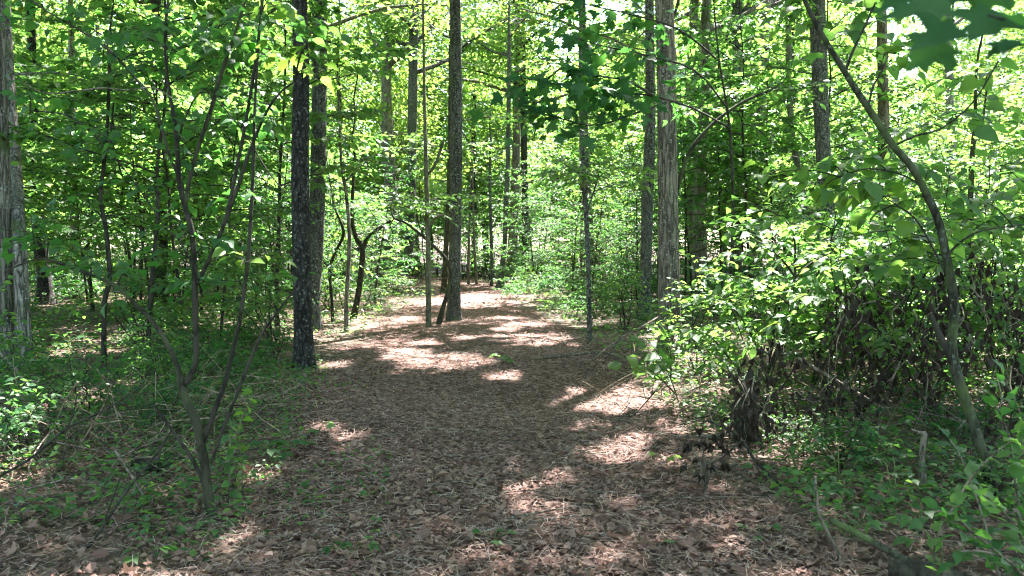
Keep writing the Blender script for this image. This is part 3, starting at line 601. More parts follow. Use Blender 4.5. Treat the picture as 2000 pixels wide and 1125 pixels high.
SP = [sapling_proto(0, 6.5, 1.2, 1.9, 34, 0.135, 'leaf', 'sapling', 'leafy sapling with wide flat tiers of leaves in the dense understorey', 'tiered saplings in the understorey'),
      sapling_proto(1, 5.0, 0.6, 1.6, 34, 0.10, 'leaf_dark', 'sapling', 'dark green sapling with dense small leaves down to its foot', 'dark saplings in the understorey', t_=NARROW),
      sapling_proto(2, 7.5, 2.4, 2.1, 30, 0.15, 'leaf', 'sapling', 'tall thin-stemmed sapling leafy only in its upper half', 'tall thin saplings in the understorey', r0=0.035, t_=HEART),
      sapling_proto(3, 3.4, 0.4, 1.3, 24, 0.085, 'leaf', 'sapling', 'waist-high to man-high leafy sapling growing between the trunks', 'young saplings between the trunks', r0=0.02),
      sapling_proto(4, 1.3, 0.15, 0.7, 7, 0.085, 'leaf', 'bush', LOW, 'low bushes on the forest floor', r0=0.012, cat='bush', stems=4, step=0.13),
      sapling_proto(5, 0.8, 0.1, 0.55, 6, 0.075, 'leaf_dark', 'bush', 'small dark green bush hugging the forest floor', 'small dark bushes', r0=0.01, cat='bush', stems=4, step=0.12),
      sapling_proto(6, 6.0, 1.0, 1.8, 34, 0.10, 'leaf_yellow', 'sapling', 'yellow-green sapling with light airy leaves in a sunny gap', 'yellow-green saplings in sunny gaps'),
      sapling_proto(7, 2.5, 0.7, 1.1, 6, 0.115, 'leaf', 'shrub', 'loose shrub of long arching leafy sprays', 'arching shrubs', r0=0.012, cat='shrub', stems=5, step=0.15, droop=0.9)]
rng = np.random.default_rng(11); placed = []
first = [True] * len(SP)
def put(k, x, y, s, rz=None):
    o = SP[k] if first[k] else copy_tree(SP[k]); first[k] = False
    o.location = ground(x, y); o.rotation_euler = (0, 0, rng.uniform(0, 6.28) if rz is None else rz); o.scale = (s, s, s * rng.uniform(0.92, 1.1))
    o['label'] = ['sapling with flat leaf tiers', 'dark green sapling leafy to its foot', 'tall thin top-leafy sapling', 'bushy young sapling', 'low leafy bush', 'small dark green bush', 'airy yellow-green sapling', 'loose shrub of long arching sprays'][k] + ' ' + where(x, y)
KEY = [g for g in GAPS if g[3] > 0.25 and g[1] < 12][:60]
def shades(x, y, H):
    for (gu, gv, rx, ry, z) in KEY:
        for h in np.arange(max(z, 0.2) + 0.4, H, 0.5):
            if (x - SUN.x / SUN.z * h - gu) ** 2 + (y - SUN.y / SUN.z * h - gv) ** 2 < (0.75 + 0.5 * max(rx, ry)) ** 2: return True
    return False
def scatter(n, ks, y0, y1, u0, u1, s0, s1, gap=1.0, m=1.2):
    c = t_ = 0
    while c < n and t_ < n * 60:
        t_ += 1; y = y0 + (y1 - y0) * rng.random() ** 0.8; u = rng.uniform(u0, u1); x = (u - 1000) / FPX * y
        if not off_path(x, y, m) or any((x - a) ** 2 + (y - b) ** 2 < gap * gap for a, b in placed): continue
        if 70 < u < 250 and 7 < y < 20.5: continue
        k_ = int(rng.choice(ks))
        if 545 < u < 700 and y < 17.5: continue
        if k_ not in (4, 5) and y < 37 and (738 < u < 822 or 945 < u < 1040): continue
        if k_ not in (4, 5) and y < 16 and shades(x, y, [6.5, 5, 7.5, 3.4, 1, 1, 6, 1][k_]): continue
        placed.append((x, y)); c += 1; put(k_, x, y, rng.uniform(s0, s1))
scatter(6, [0, 2], 8.0, 12, 240, 540, 0.75, 0.95, 1.1)
scatter(20, [0, 2, 2, 1, 6], 12, 20, -60, 560, 0.85, 1.15, 1.2)
scatter(24, [0, 1, 2, 6], 20, 32, -60, 640, 0.9, 1.25, 1.4)
scatter(6, [1, 3], 17, 24, 630, 735, 0.7, 1.0, 1.1, 0.7)
scatter(30, [0, 2, 3, 1, 0], 27, 44, 640, 1280, 0.8, 1.25, 1.3, 0.6)
scatter(8, [3, 0, 1], 17, 26, 1090, 1290, 0.6, 0.9, 1.1, 0.8)
scatter(7, [2, 3, 6], 9, 14, 1400, 2080, 0.7, 1.0, 1.2)
scatter(9, [2, 0], 9, 14, 1760, 2120, 0.8, 1.05, 1.1)
scatter(22, [0, 2, 6, 2], 17, 26, 1330, 2060, 0.85, 1.2, 1.3)
scatter(18, [0, 2, 6], 26, 42, 1280, 2060, 0.9, 1.3, 1.5)
scatter(20, [0, 2, 1], 32, 46, -80, 640, 0.9, 1.3, 1.6)
scatter(34, [4, 5, 5], 5.2, 14, -60, 560, 0.4, 0.85, 0.45, 0.25)
scatter(8, [5], 4.4, 6.4, 1560, 2080, 0.4, 0.65, 0.3, 0.3)
scatter(36, [4, 5], 14, 30, -60, 800, 0.7, 1.2, 0.7, 0.2)
scatter(12, [5, 4], 16, 30, 985, 1150, 0.5, 0.85, 0.5, -0.25)
scatter(28, [4, 5], 12, 32, 1000, 1330, 0.6, 1.1, 0.6, 0.15)
scatter(12, [4, 5, 4], 7.2, 13, 1340, 2060, 0.6, 1.1, 0.6, 0.2)
scatter(15, [7], 6.6, 11, 1330, 2060, 0.75, 1.15, 0.6, 0.3)
scatter(7, [7], 7, 13, 230, 540, 0.7, 1.0, 0.8, 0.4)
scatter(5, [3, 1], 6.8, 10, 240, 530, 0.75, 1.0, 0.9, 0.5)
scatter(28, [4, 5], 13, 30, 1330, 2060, 0.8, 1.5, 0.8, 0.2)
scatter(22, [1, 3, 1], 37, 47, 640, 1120, 0.8, 1.2, 1.2, -9)
scatter(46, [4, 3, 4], 26, 46, -80, 900, 1.2, 2.0, 0.9, 0.3)
scatter(30, [4, 3, 4], 30, 46, 900, 1400, 1.2, 2.0, 0.9, 0.3)
scatter(20, [4, 3, 4], 26, 46, 1400, 2060, 1.2, 2.0, 0.9, 0.3)

# ================================================================== SLIM STEMS AND SAPLINGS SEEN ONE BY ONE
def stem_pts(pts, d, n=None):
    """(px, py, width[, distance]) -> smooth line with radii"""
    P = [(*at(q[0], q[1], q[3] if len(q) > 3 else d), q[2] * 0.5 * (q[3] if len(q) > 3 else d) / FPX) for q in pts]
    return smooth_path(P, n or len(P) * 5)
def slim(name, label, pts, d=None, bark='bark_dark', forks=(), leafy=None, cat='sapling', seed=0, H=None, lm='leaf', sides=8, group=None):
    rng = np.random.default_rng(500 + seed)
    if d is None: d = depth_of(pts[0][1])
    a = stem_pts(pts, d); b = a[0, :3].copy(); g = float(hgt(b[0], b[1])); a[0, 2] = min(a[0, 2], g) - 0.02
    if a[0, 2] > g: a[0, 2] = g - 0.02
    b[2] = g
    if H:
        e = a[-1]; dv = unit(a[-1, :3] - a[-4, :3]); dv = unit(dv + np.array([0, 0, 0.6])); kk = 8
        ex = [np.concatenate([e[:3] + dv * (H - e[2]) * i / kk + rng.normal(0, 0.03, 3), [max(0.004, e[3] * (1 - 0.9 * i / kk))]]) for i in range(1, kk + 1)]
        a = np.vstack([a, ex])
    t = empty(name, b, label, cat, group)
    W = Wood(); W.tube(a[:, :3] - b, np.maximum(a[:, 3], 0.003), sides, True, 0.03, rng); part('stem', W.mesh('stem'), bark, t)
    ends = [a]
    for f in forks:
        fa = stem_pts(f, d); Wf = Wood(); Wf.tube(fa[:, :3] - b, np.maximum(fa[:, 3], 0.002), 7, True, 0.03, rng); part('branch', Wf.mesh('branch'), bark, t); ends.append(fa)
    if leafy:
        n, ln, size, f0 = leafy; L = Leaves()
        for i in range(n):
            W = Wood()
            e = ends[rng.integers(len(ends))]; u = rng.uniform(f0, 1); q = e[int(u * (len(e) - 1)), :3] - b; az = rng.uniform(0, 6.28)
            bough(L, W, rng, q, [math.cos(az), math.sin(az), rng.uniform(0.0, 0.5)], ln * rng.uniform(0.6, 1.2), 0.008, size); part('twig', W.mesh('twig'), bark, t)
        part('foliage', L.mesh('foliage', OVATE), lm, t)
    return t
slim('sapling', 'slim kinked dark sapling in front of the clearing, left of the forked sapling', [(203, 712, 11), (203, 650, 10), (204, 590, 10), (214, 545, 10), (212, 500, 9), (206, 440, 8), (196, 385, 8), (204, 310, 7), (211, 215, 6), (214, 120, 5)], None, 'bark_dark', [[(206, 440, 5), (196, 420, 4), (170, 400, 3)], [(204, 310, 4), (216, 260, 4), (222, 200, 3)]], (16, 0.8, 0.10, 0.4), seed=1, H=5.5)
slim('sapling', 'thin crooked sapling bent like a hook in the clearing', [(181, 606, 9), (177, 560, 8), (172, 535, 8), (163, 515, 7), (164, 490, 6), (175, 470, 5), (180, 420, 4)], None, 'bark_dark', (), (8, 0.9, 0.11, 0.5), seed=2, H=4.5)
slim('sapling', 'thin crooked sapling right of the two dark trunks', [(650, 626, 7), (648, 580, 6), (644, 528, 6), (655, 492, 6), (670, 462, 6), (668, 440, 5), (655, 410, 4), (648, 380, 3)], None, 'bark_dark', [[(645, 528, 4), (632, 510, 3)]], (12, 1.0, 0.10, 0.55), seed=3, H=6)
slim('sapling', 'pale thin wavy sapling between the dark trunks and the Y-shaped sapling', [(676, 646, 9), (677, 580, 8), (682, 490, 8), (681, 430, 7), (675, 370, 7), (667, 328, 6), (664, 250, 5)], None, 'bark_brown', [[(672, 356, 5), (684, 345, 4), (692, 333, 4)]], (8, 0.9, 0.10, 0.7), seed=4, H=6.5)
slim('sapling', 'Y-shaped dark sapling with a crooked side arm', [(690, 622, 15), (697, 590, 12), (704, 545, 11), (708, 487, 11), (697, 468, 9), (689, 440, 8), (688, 400, 7), (690, 350, 6)], None, 'bark_dark', [[(708, 487, 9), (715, 470, 8), (726, 458, 8), (741, 445, 8), (752, 438, 6), (764, 430, 4)]], (16, 1.2, 0.10, 0.6), seed=5, H=6.5, lm='leaf_dark')
slim('sapling', 'straight pole-thin sapling with pale greenish bark beside the path', [(837, 642, 12), (837, 580, 11), (836, 480, 10), (833, 350, 9), (829, 200, 6), (826, 0, 4)], None, 'bark_olive', [[(836, 340, 5), (848, 325, 6), (858, 300, 6), (866, 276, 5)], [(836, 470, 3), (842, 440, 3), (852, 425, 3), (868, 418, 2)], [(835, 452, 3), (828, 425, 3), (818, 395, 2), (806, 372, 2)]], (14, 1.0, 0.10, 0.55), seed=6, H=8)
slim('sapling', 'bare arching stem bowing away from the flaky-barked tree', [(856, 636, 13), (864, 605, 10), (873, 575, 8), (879, 545, 7), (879, 525, 7), (872, 507, 7), (855, 488, 6), (835, 470, 6), (812, 450, 6), (790, 434, 5), (770, 426, 4), (762, 405, 3), (752, 385, 2)], None, 'bark_smooth', [[(835, 470, 3), (820, 445, 3), (812, 405, 3), (802, 375, 2)], [(770, 426, 3), (762, 440, 2), (768, 456, 2)], [(785, 431, 2), (768, 408, 2), (748, 392, 2), (738, 380, 1.5)]], None, seed=7)
slim('sapling', 'thin dark sapling at the far path edge left of the leaning slim tree', [(960, 560, 8), (961, 520, 7), (959, 450, 7), (957, 380, 6), (957, 290, 5)], None, 'bark_lichen', (), (8, 1.2, 0.12, 0.7), seed=8, H=8)
slim('sapling', 'pale post-like sapling far along the left path edge', [(915, 556, 6), (915, 520, 6), (916, 470, 5), (918, 400, 4)], None, 'bark_brown', (), (6, 1.2, 0.12, 0.6), seed=9, H=7)
slim('sapling', 'reddish thin sapling far along the left path edge', [(931, 556, 6), (929, 520, 6), (926, 470, 5), (924, 390, 4)], None, 'bark_brown', (), (6, 1.2, 0.12, 0.6), seed=10, H=7)
slim('sapling', 'lone dark slender sapling standing on the right path edge', [(1152, 672, 11), (1151, 620, 10), (1150, 550, 10), (1147, 460, 10), (1142, 370, 10), (1138, 290, 8), (1134, 150, 5)], None, 'bark_lichen', [[(1145, 420, 4), (1158, 380, 3), (1170, 340, 3)]], (20, 1.1, 0.11, 0.6), seed=11, H=6)
slim('sapling', 'thin straight grey sapling with a forked top in the right thicket', [(1886, 640, 14), (1890, 560, 12), (1893, 470, 11), (1897, 350, 10), (1901, 280, 9), (1904, 240, 7), (1906, 150, 5)], 11, 'bark_smooth', [[(1901, 285, 7), (1912, 250, 6), (1921, 225, 5), (1930, 150, 3)], [(1895, 400, 4), (1870, 360, 4), (1850, 340, 3)]], (16, 1.1, 0.12, 0.75), seed=12, H=6.5)
slim('sapling', 'leaning thin stem rising right from the stout brown tree foot', [(1312, 640, 8), (1306, 560, 8), (1312, 440, 9), (1322, 370, 9), (1342, 310, 8), (1362, 275, 8), (1400, 235, 7), (1450, 200, 6), (1500, 178, 5), (1530, 160, 4)], 11.0, 'bark_smooth', (), (7, 0.8, 0.11, 0.7), seed=13)
slim('vine', 'bare woody vine climbing the left flank of the stout brown tree', [(1291, 690, 7), (1292, 640, 8), (1287, 560, 8), (1288, 490, 8), (1296, 430, 7), (1308, 370, 7), (1312, 300, 7), (1306, 240, 7), (1312, 180, 7), (1318, 110, 8), (1308, 60, 7), (1320, 20, 6), (1330, -20, 6)], 11.45, 'bark_smooth', (), None, 'vine', seed=14)
slim('vine', 'reddish-brown vine running up between the two dark trunks', [(606, 660, 5), (604, 600, 5), (606, 520, 6), (608, 450, 6), (615, 390, 6), (618, 320, 6), (612, 250, 5), (614, 150, 5), (611, 0, 4), (610, -30, 4)], 14.4, 'bark_brown', (), None, 'vine', seed=15)

# ---- forked sapling in the left foreground
def fs_leaves(parent, b, rng, spots, size, meshes, ln=(0.18, 0.4), tilt=0.45):
    """leafy twigs, each spray joined by a thin shoot to the nearest stem"""
    A_ = np.concatenate(STEMS[parent.name])
    for (px, py, d, n) in spots:
        c = np.array(at(px, py, d)) - b; dd = np.linalg.norm(A_ - c, axis=1) + np.maximum(0, A_[:, 2] - c[2]) * 0.6; a = A_[int(dd.argmin())]
        c = a + (c - a) * min(1.0, 0.55 / (np.linalg.norm(c - a) + 1e-6)); sh = smooth_path([a, a * 0.6 + c * 0.4 + np.array([0, 0, 0.05]), c], 7)
        W = Wood(); W.tube(sh, np.linspace(0.0045, 0.002, 7), 5, cap=False); tw = part('shoot', W.mesh('shoot'), 'bark_dark', parent); L = Leaves()
        for i in range(n + 2):
            q = sh[3 + int(3.9 * i / (n + 2))]; az = rng.uniform(0, 6.28); l = rng.uniform(*ln); e = q + np.array([math.cos(az), math.sin(az), rng.normal(0.0, 0.25)]) * l; m = (q + e) / 2 + np.array([0, 0, 0.03])
            W = Wood(); W.tube([q, m, e], [0.002, 0.0016, 0.001], 3, cap=False); part('twig', W.mesh('twig'), 'bark_dark', parent)
            twig_leaves(L, rng, np.array([q, m, e]), size, size * 0.62, tilt, 0.95, 0.1, -0.35)
        leaf_objects(tw, L, meshes, rng)
STEMS = {}
rng = np.random.default_rng(61); D0 = depth_of(1016)
b = np.array(gp(412, 1016)); t = empty('forked_sapling', b, 'forked olive-barked sapling with arching stems in the brush beside the path', 'sapling')
def fstem(name, pts, bark='bark_smooth', d=D0, sides=12):
    a = stem_pts(pts, d); W = Wood(); W.tube(a[:, :3] - b, np.maximum(a[:, 3] * (0.8 if bark == 'bark_mossy' else 0.88), 0.0015), sides, True, 0.025, rng); STEMS.setdefault(t.name, []).append((a[:, :3] - b)[len(a) // 3:]); return part(name, W.mesh(name), bark, t)
fstem('trunk', [(413, 1022, 24), (411, 1005, 21), (404, 940, 20), (397, 890, 20), (391, 860, 19), (384, 828, 19), (368, 792, 18), (356, 758, 18), (352, 735, 17)])
fstem('stem', [(354, 750, 13), (345, 712, 12), (327, 672, 11), (298, 628, 11), (266, 596, 10), (236, 566, 9), (200, 546, 8), (150, 526, 7, 4.3), (97, 508, 6, 4.2), (64, 508, 4, 4.2), (10, 530, 3, 4.1)])
fstem('stem', [(354, 752, 14), (368, 742, 13), (378, 722, 13), (383, 690, 13), (381, 600, 13), (380, 520, 12), (374, 450, 12), (360, 400, 12), (349, 345, 12), (346, 290, 10), (340, 230, 9), (331, 180, 8), (322, 90, 6), (330, -20, 5)], 'bark_dark')
fstem('stem', [(394, 868, 10), (408, 836, 11), (420, 800, 11), (440, 745, 10), (455, 685, 9), (468, 625, 9), (478, 560, 9), (485, 500, 8), (490, 420, 8), (495, 320, 7), (497, 220, 6), (505, 90, 5), (512, -20, 4)], 'bark_dark')
fstem('stem', [(384, 556, 9), (397, 530, 9), (412, 498, 8), (440, 432, 8), (466, 362, 8), (486, 300, 7), (520, 220, 6), (548, 180, 5), (575, 160, 4)], 'bark_dark')
fstem('stem', [(362, 400, 9), (372, 340, 9), (390, 280, 9), (412, 215, 9), (430, 150, 8), (450, 90, 7), (472, 25, 6), (485, -30, 5)], 'bark_smooth')
fstem('stem', [(412, 498, 7), (440, 430, 8), (458, 350, 8), (474, 270, 8), (490, 180, 7), (503, 90, 7), (512, 10, 6), (516, -40, 5)], 'bark_dark')
fstem('stem', [(404, 960, 9), (385, 915, 9), (368, 885, 9), (350, 860, 8), (335, 838, 7), (318, 815, 6), (300, 790, 5)], 'bark_dark')
fstem('stem', [(412, 905, 6), (425, 870, 7), (435, 838, 7), (455, 790, 7), (480, 725, 7), (510, 655, 6), (545, 605, 5), (576, 566, 4)], 'bark_dark')
fstem('stem', [(348, 345, 6), (330, 300, 6), (300, 200, 6), (262, 150, 6), (215, 100, 5), (150, 55, 5), (80, 15, 4), (40, -20, 3)], 'bark_smooth')
fstem('stem', [(378, 520, 4), (350, 470, 4), (320, 440, 3), (250, 340, 3), (150, 235, 4), (60, 215, 3)], 'bark_dark')
fstem('stem', [(346, 290, 4), (362, 230, 4), (400, 180, 3), (470, 250, 3), (520, 330, 3), (560, 380, 2)], 'bark_dark')
fstem('bare_twig', [(350, 200, 3), (300, 172, 3), (250, 176, 3), (200, 172, 4), (150, 178, 4), (90, 182, 3), (40, 160, 2)], 'deadwood', 4.2, 6)
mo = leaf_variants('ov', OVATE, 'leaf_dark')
spots = [(330, 60, 4.3, 4), (300, 130, 4.5, 3), (360, 110, 4.2, 3), (430, 60, 4.4, 4), (470, 110, 4.3, 4), (510, 60, 4.3, 4), (540, 130, 4.4, 3), (560, 60, 4.2, 3), (420, 200, 4.5, 3), (330, 240, 4.4, 3),
         (470, 260, 4.3, 3), (520, 230, 4.4, 3), (280, 260, 4.5, 3), (400, 320, 4.4, 3), (310, 380, 4.3, 3), (460, 400, 4.4, 2), (350, 470, 4.2, 2), (430, 500, 4.4, 2), (300, 560, 4.4, 3), (250, 540, 4.3, 2),
         (180, 540, 4.3, 2), (100, 480, 4.2, 3), (60, 420, 4.3, 2), (200, 120, 4.4, 3), (140, 70, 4.4, 3), (80, 40, 4.3, 3), (60, 200, 4.2, 2), (390, 610, 4.3, 2), (450, 560, 4.3, 2), (240, 80, 4.5, 3), (440, 140, 4.6, 2), (230, 300, 4.4, 2)]
fs_leaves(t, b, rng, spots, 0.078, mo)
fs_leaves(t, b, rng, [(598, 90, 4.1, 3), (604, 150, 4.1, 2), (612, 60, 4.1, 2), (590, 30, 4.1, 2), (470, 520, 4.1, 1), (540, 15, 4.1, 2)], 0.09, leaf_variants('ovy', OVATE, 'leaf_yellow'), (0.12, 0.25))

# ---- arching sapling in the right foreground
rng = np.random.default_rng(62); D1 = depth_of(962); b = np.array(gp(1938, 962))
t = empty('arching_sapling', b, 'arching mossy sapling curving over the withered vines toward the path', 'sapling')
fstem('trunk', [(1942, 972, 26), (1925, 905, 24), (1905, 840, 23), (1880, 765, 24), (1864, 712, 24), (1860, 670, 22), (1864, 610, 23), (1858, 555, 22), (1848, 500, 20), (1832, 430, 19), (1806, 372, 18), (1780, 325, 17), (1745, 285, 16), (1705, 225, 16), (1665, 165, 14), (1628, 105, 13), (1595, 50, 12), (1572, 0, 10), (1555, -50, 8)], 'bark_mossy', D1, 16)
fstem('branch_stub', [(1872, 735, 18), (1858, 702, 17), (1840, 665, 15), (1828, 640, 13), (1818, 614, 10)], 'bark_dark', D1)
fstem('branch', [(1650, 142, 7), (1668, 95, 6), (1690, 50, 5), (1712, 0, 4)], 'bark_dark', D1, 7)
fstem('branch', [(1695, 210, 5), (1705, 170, 5), (1716, 150, 4), (1735, 110, 3)], 'bark_dark', D1, 7)
fstem('branch', [(1806, 372, 5), (1780, 350, 4), (1740, 335, 4), (1690, 330, 3), (1640, 345, 3)], 'bark_dark', D1, 7)
fstem('branch', [(1848, 500, 6), (1880, 470, 5), (1920, 450, 4), (1990, 440, 3), (2050, 430, 2)], 'bark_dark', D1, 7)
fstem('branch', [(1745, 285, 5), (1790, 265, 5), (1840, 250, 4), (1900, 200, 4), (1950, 120, 3)], 'bark_dark', D1, 7)
fstem('branch', [(1858, 560, 5), (1830, 500, 4), (1790, 430, 4), (1750, 400, 3), (1720, 380, 2)], 'bark_dark', D1, 7)
mh = leaf_variants('heart', HEART, 'leaf'); mhy = leaf_variants('heart', HEART, 'leaf_yellow')
fs_leaves(t, b, rng, [(1640, 350, 5.0, 3), (1600, 330, 5.0, 2), (1690, 340, 5.0, 3), (1740, 345, 5.0, 2), (1700, 420, 5.1, 3), (1760, 400, 5.1, 2), (1900, 450, 5.0, 2), (1960, 440, 5.0, 2), (1850, 255, 5.1, 3), (1920, 180, 5.1, 3), (1780, 270, 5.1, 2),
                      (1690, 50, 5.0, 3), (1640, 90, 5.0, 3), (1720, 130, 5.1, 2), (1600, 30, 5.0, 3), (1560, 10, 5.0, 2), (1740, 30, 5.1, 2), (1830, 330, 5.1, 2), (1880, 380, 5.2, 2), (1940, 300, 5.2, 3), (1730, 480, 5.0, 2), (1680, 520, 5.0, 2)], 0.115, mh, (0.2, 0.4), 0.4)
fs_leaves(t, b, rng, [(1640, 372, 4.9, 1), (1620, 470, 4.9, 1), (1660, 400, 4.9, 1), (1600, 60, 4.9, 2), (1450, 350, 4.9, 1), (1580, 420, 4.9, 1)], 0.12, mhy, (0.1, 0.25), 0.5)

# ---- sapling outside the picture on the right whose lobed leaves hang close to the viewer
rng = np.random.default_rng(63); b = np.array(ground(1.55, 1.15))
t = empty('overhanging_sapling', b, 'sapling with big dark lobed leaves on a bough hanging into the picture', 'sapling')
W = Wood(); W.tube([(0, 0, -0.03), (0.02, 0.02, 0.8), (-0.03, 0.0, 1.6), (0.02, 0.03, 2.6), (0.05, 0.0, 3.4)], [0.03, 0.026, 0.022, 0.014, 0.005], 10); part('stem', W.mesh('stem'), 'bark_dark', t)
def A(px, py, d): return np.array(at(px, py, d)) - b
mm = leaf_variants('maple', MAPLE, 'leaf_matt', 4)
def sprig(lines, leaves, meshes=None, r=0.004):
    W = Wood(); W.tube(lines, np.linspace(r, r * 0.4, len(lines)), 6, cap=False); br = part('branch', W.mesh('branch'), 'bark_dark', t)
    L = Leaves()
    for (p, q, nrm, s) in leaves: L.add(p, np.asarray(q) - np.asarray(p), np.asarray(nrm, float), s)
    leaf_objects(br, L, meshes or mm, rng)
sprig([(-0.02, 0.0, 1.75), A(2060, 60, 1.1), A(1990, 45, 1.1), A(1930, 30, 1.08)],
      [(A(1960, 25, 1.1), A(1850, 110, 1.05), (0.1, -0.55, 0.8), 0.088), (A(1890, 60, 1.0), A(1760, 90, 0.98), (0.2, -0.5, 0.8), 0.092), (A(1860, 10, 1.1), A(1760, 20, 1.12), (0, -0.6, 0.7), 0.10), (A(1850, 80, 1.15), A(1760, 140, 1.15), (0.1, -0.75, 0.6), 0.075),
       (A(1985, 75, 1.0), A(1950, 95, 1.0), (0, -0.3, 1), 0.05), (A(1995, 50, 1.05), A(1965, 30, 1.05), (0.2, -0.3, 1), 0.05), (A(1990, 90, 1.0), A(1940, 100, 0.95), (0, -0.2, 1), 0.055)])
sprig([(0.0, 0.0, 1.9), A(2080, 20, 1.3), A(1960, -30, 1.3), A(1800, -40, 1.3)], [(A(1900, -38, 1.3), A(1820, 30, 1.25), (0, -0.7, 0.7), 0.09), (A(1800, -40, 1.3), A(1730, 10, 1.3), (0.2, -0.7, 0.7), 0.09), (A(1960, -30, 1.3), A(1900, 20, 1.3), (0.2, -0.7, 0.7), 0.08)])

# ---- lobed-leaf bough of the slim grey tree reaching over the path
rng = np.random.default_rng(64)
g = gp(1420, 700); b = np.array((g.x, g.y, g.z))
t = empty('maple_sapling', b, 'young maple whose dark lobed leaves spread across in front of the stout brown trunk', 'sapling')
def line(pts, d=None): return np.array([np.array(at(*q)) - b for q in pts])
ln_ = smooth_path([(0, 0, -0.03), *line([(1425, 560, 10.4), (1432, 420, 10.2), (1425, 250, 9.8), (1405, 120, 9.4), (1390, -40, 9.0)])], 30)
W = Wood(); W.tube(ln_, np.linspace(0.032, 0.006, 30), 9); part('stem', W.mesh('stem'), 'bark_smooth', t)
MB = [[(1425, 250, 9.8), (1350, 210, 8.6), (1260, 185, 7.6), (1170, 180, 6.9), (1090, 165, 6.4), (1010, 150, 6.1)], [(1420, 210, 9.7), (1360, 140, 8.4), (1270, 110, 7.5), (1180, 90, 7.0), (1110, 70, 6.7)],
      [(1300, 200, 7.9), (1230, 225, 7.2), (1160, 245, 6.8), (1090, 230, 6.4), (1030, 215, 6.3)], [(1405, 120, 9.4), (1330, 60, 8.4), (1240, 30, 7.6), (1150, 10, 7.0), (1080, -10, 6.8)], [(1280, 190, 7.8), (1230, 160, 7.0), (1180, 150, 6.5), (1120, 145, 6.2)]]
mk = leaf_variants('maple', MAPLE, 'leaf_matt', 4) + leaf_variants('maple', MAPLE, 'leaf_dark', 4)
for pl in MB:
    lp = smooth_path(line(pl), 16); W = Wood(); W.tube(lp, np.linspace(0.013, 0.003, 16), 6, cap=False); br = part('branch', W.mesh('branch'), 'bark_dark', t)
    L = Leaves()
    for i in range(3, 16, 1):
        for s in (-1, 1, rng.choice([-1, 1])):
            td = unit(np.array([rng.normal(-0.5, 0.6), s * rng.uniform(0.2, 1), rng.normal(-0.05, 0.5)])); q = lp[i] + rng.normal(0, 0.02, 3); l = rng.uniform(0.1, 0.4)
            for f in (0.45, 1.0):
                p = q + td * l * f; D = unit(td + rng.normal(0, 0.5, 3) * [1, 1, 0.3] + [0, 0, -0.45]); L.add(p, D, UP + rng.normal(0, 0.5, 3) + np.array([0, -0.25, 0]), rng.uniform(0.085, 0.155))
    leaf_objects(br, L, mk, rng)

# ---- sunlit broad-leaved shrub right of the path
rng = np.random.default_rng(65); g = gp(1500, 800); b = np.array(g)
t = empty('sunlit_shrub', b, 'sunlit shrub with flat pale tiers of broad leaves in front of the stout brown tree', 'shrub')
for pl in [[(1500, 800, 7.4), (1525, 700, 7.3), (1545, 600, 7.2), (1553, 540, 7.1)], [(1553, 540, 7.1), (1520, 500, 7.0), (1470, 465, 6.9), (1420, 440, 6.8)], [(1553, 540, 7.1), (1590, 510, 7.2), (1630, 490, 7.3), (1660, 470, 7.4)], [(1545, 600, 7.2), (1500, 560, 7.1), (1440, 540, 7.0), (1380, 530, 6.9)],
           [(1510, 760, 7.4), (1470, 660, 7.4), (1430, 600, 7.3), (1390, 585, 7.2)], [(1500, 800, 7.4), (1440, 720, 7.2), (1390, 660, 7.1), (1350, 640, 7.0)], [(1553, 540, 7.1), (1550, 460, 7.0), (1520, 420, 6.9), (1460, 395, 6.8)]]:
    lp = smooth_path(line(pl), 12); W = Wood(); W.tube(lp, np.linspace(0.012, 0.004, 12), 6, cap=False); br = part('branch', W.mesh('branch'), 'bark_smooth', t)
    L = Leaves()
    if pl[0][1] <= 640 or len(pl) and pl[-1][0] < 1400:
        for i in range(4, 12):
            for s in (-1, 1):
                a = lp[i]; e = a + np.array([rng.normal(-0.1, 0.12), s * rng.uniform(0.1, 0.4), rng.normal(0, 0.05)]); twig_leaves(L, rng, np.array([a, (a + e) / 2, e]), 0.115, 0.07, 0.22, 0.9, 0.2, -0.12)
        leaf_objects(br, L, leaf_variants('ov2', OVATE, 'leaf'), rng)

# ---- round-leaved sprig at the path edge
rng = np.random.default_rng(66); g = gp(1330, 800); b = np.array(g)
t = empty('round_leaved_sprig', b, 'sprig with big round leaves leaning out over the brush at the right path edge', 'plant')
for pl in [[(1330, 800, 7.4), (1310, 740, 7.2), (1285, 690, 7.0), (1262, 660, 6.9)], [(1320, 770, 7.3), (1280, 730, 7.1), (1240, 705, 7.0), (1215, 700, 6.9)], [(1310, 740, 7.2), (1310, 690, 7.1), (1300, 655, 7.0)]]:
    lp = smooth_path(line(pl), 10); W = Wood(); W.tube(lp, np.linspace(0.008, 0.003, 10), 6, cap=False); br = part('stem', W.mesh('stem'), 'bark_smooth', t); L = Leaves()
    twig_leaves(L, rng, lp, 0.15, 0.065, 0.5, 1.0, 0.4, -0.4); twig_leaves(L, rng, lp[4:] + [0, 0.05, -0.04], 0.13, 0.09, 0.5, 1.0, 0.1, -0.5); leaf_objects(br, L, leaf_variants('rd', ROUND, 'leaf'), rng)

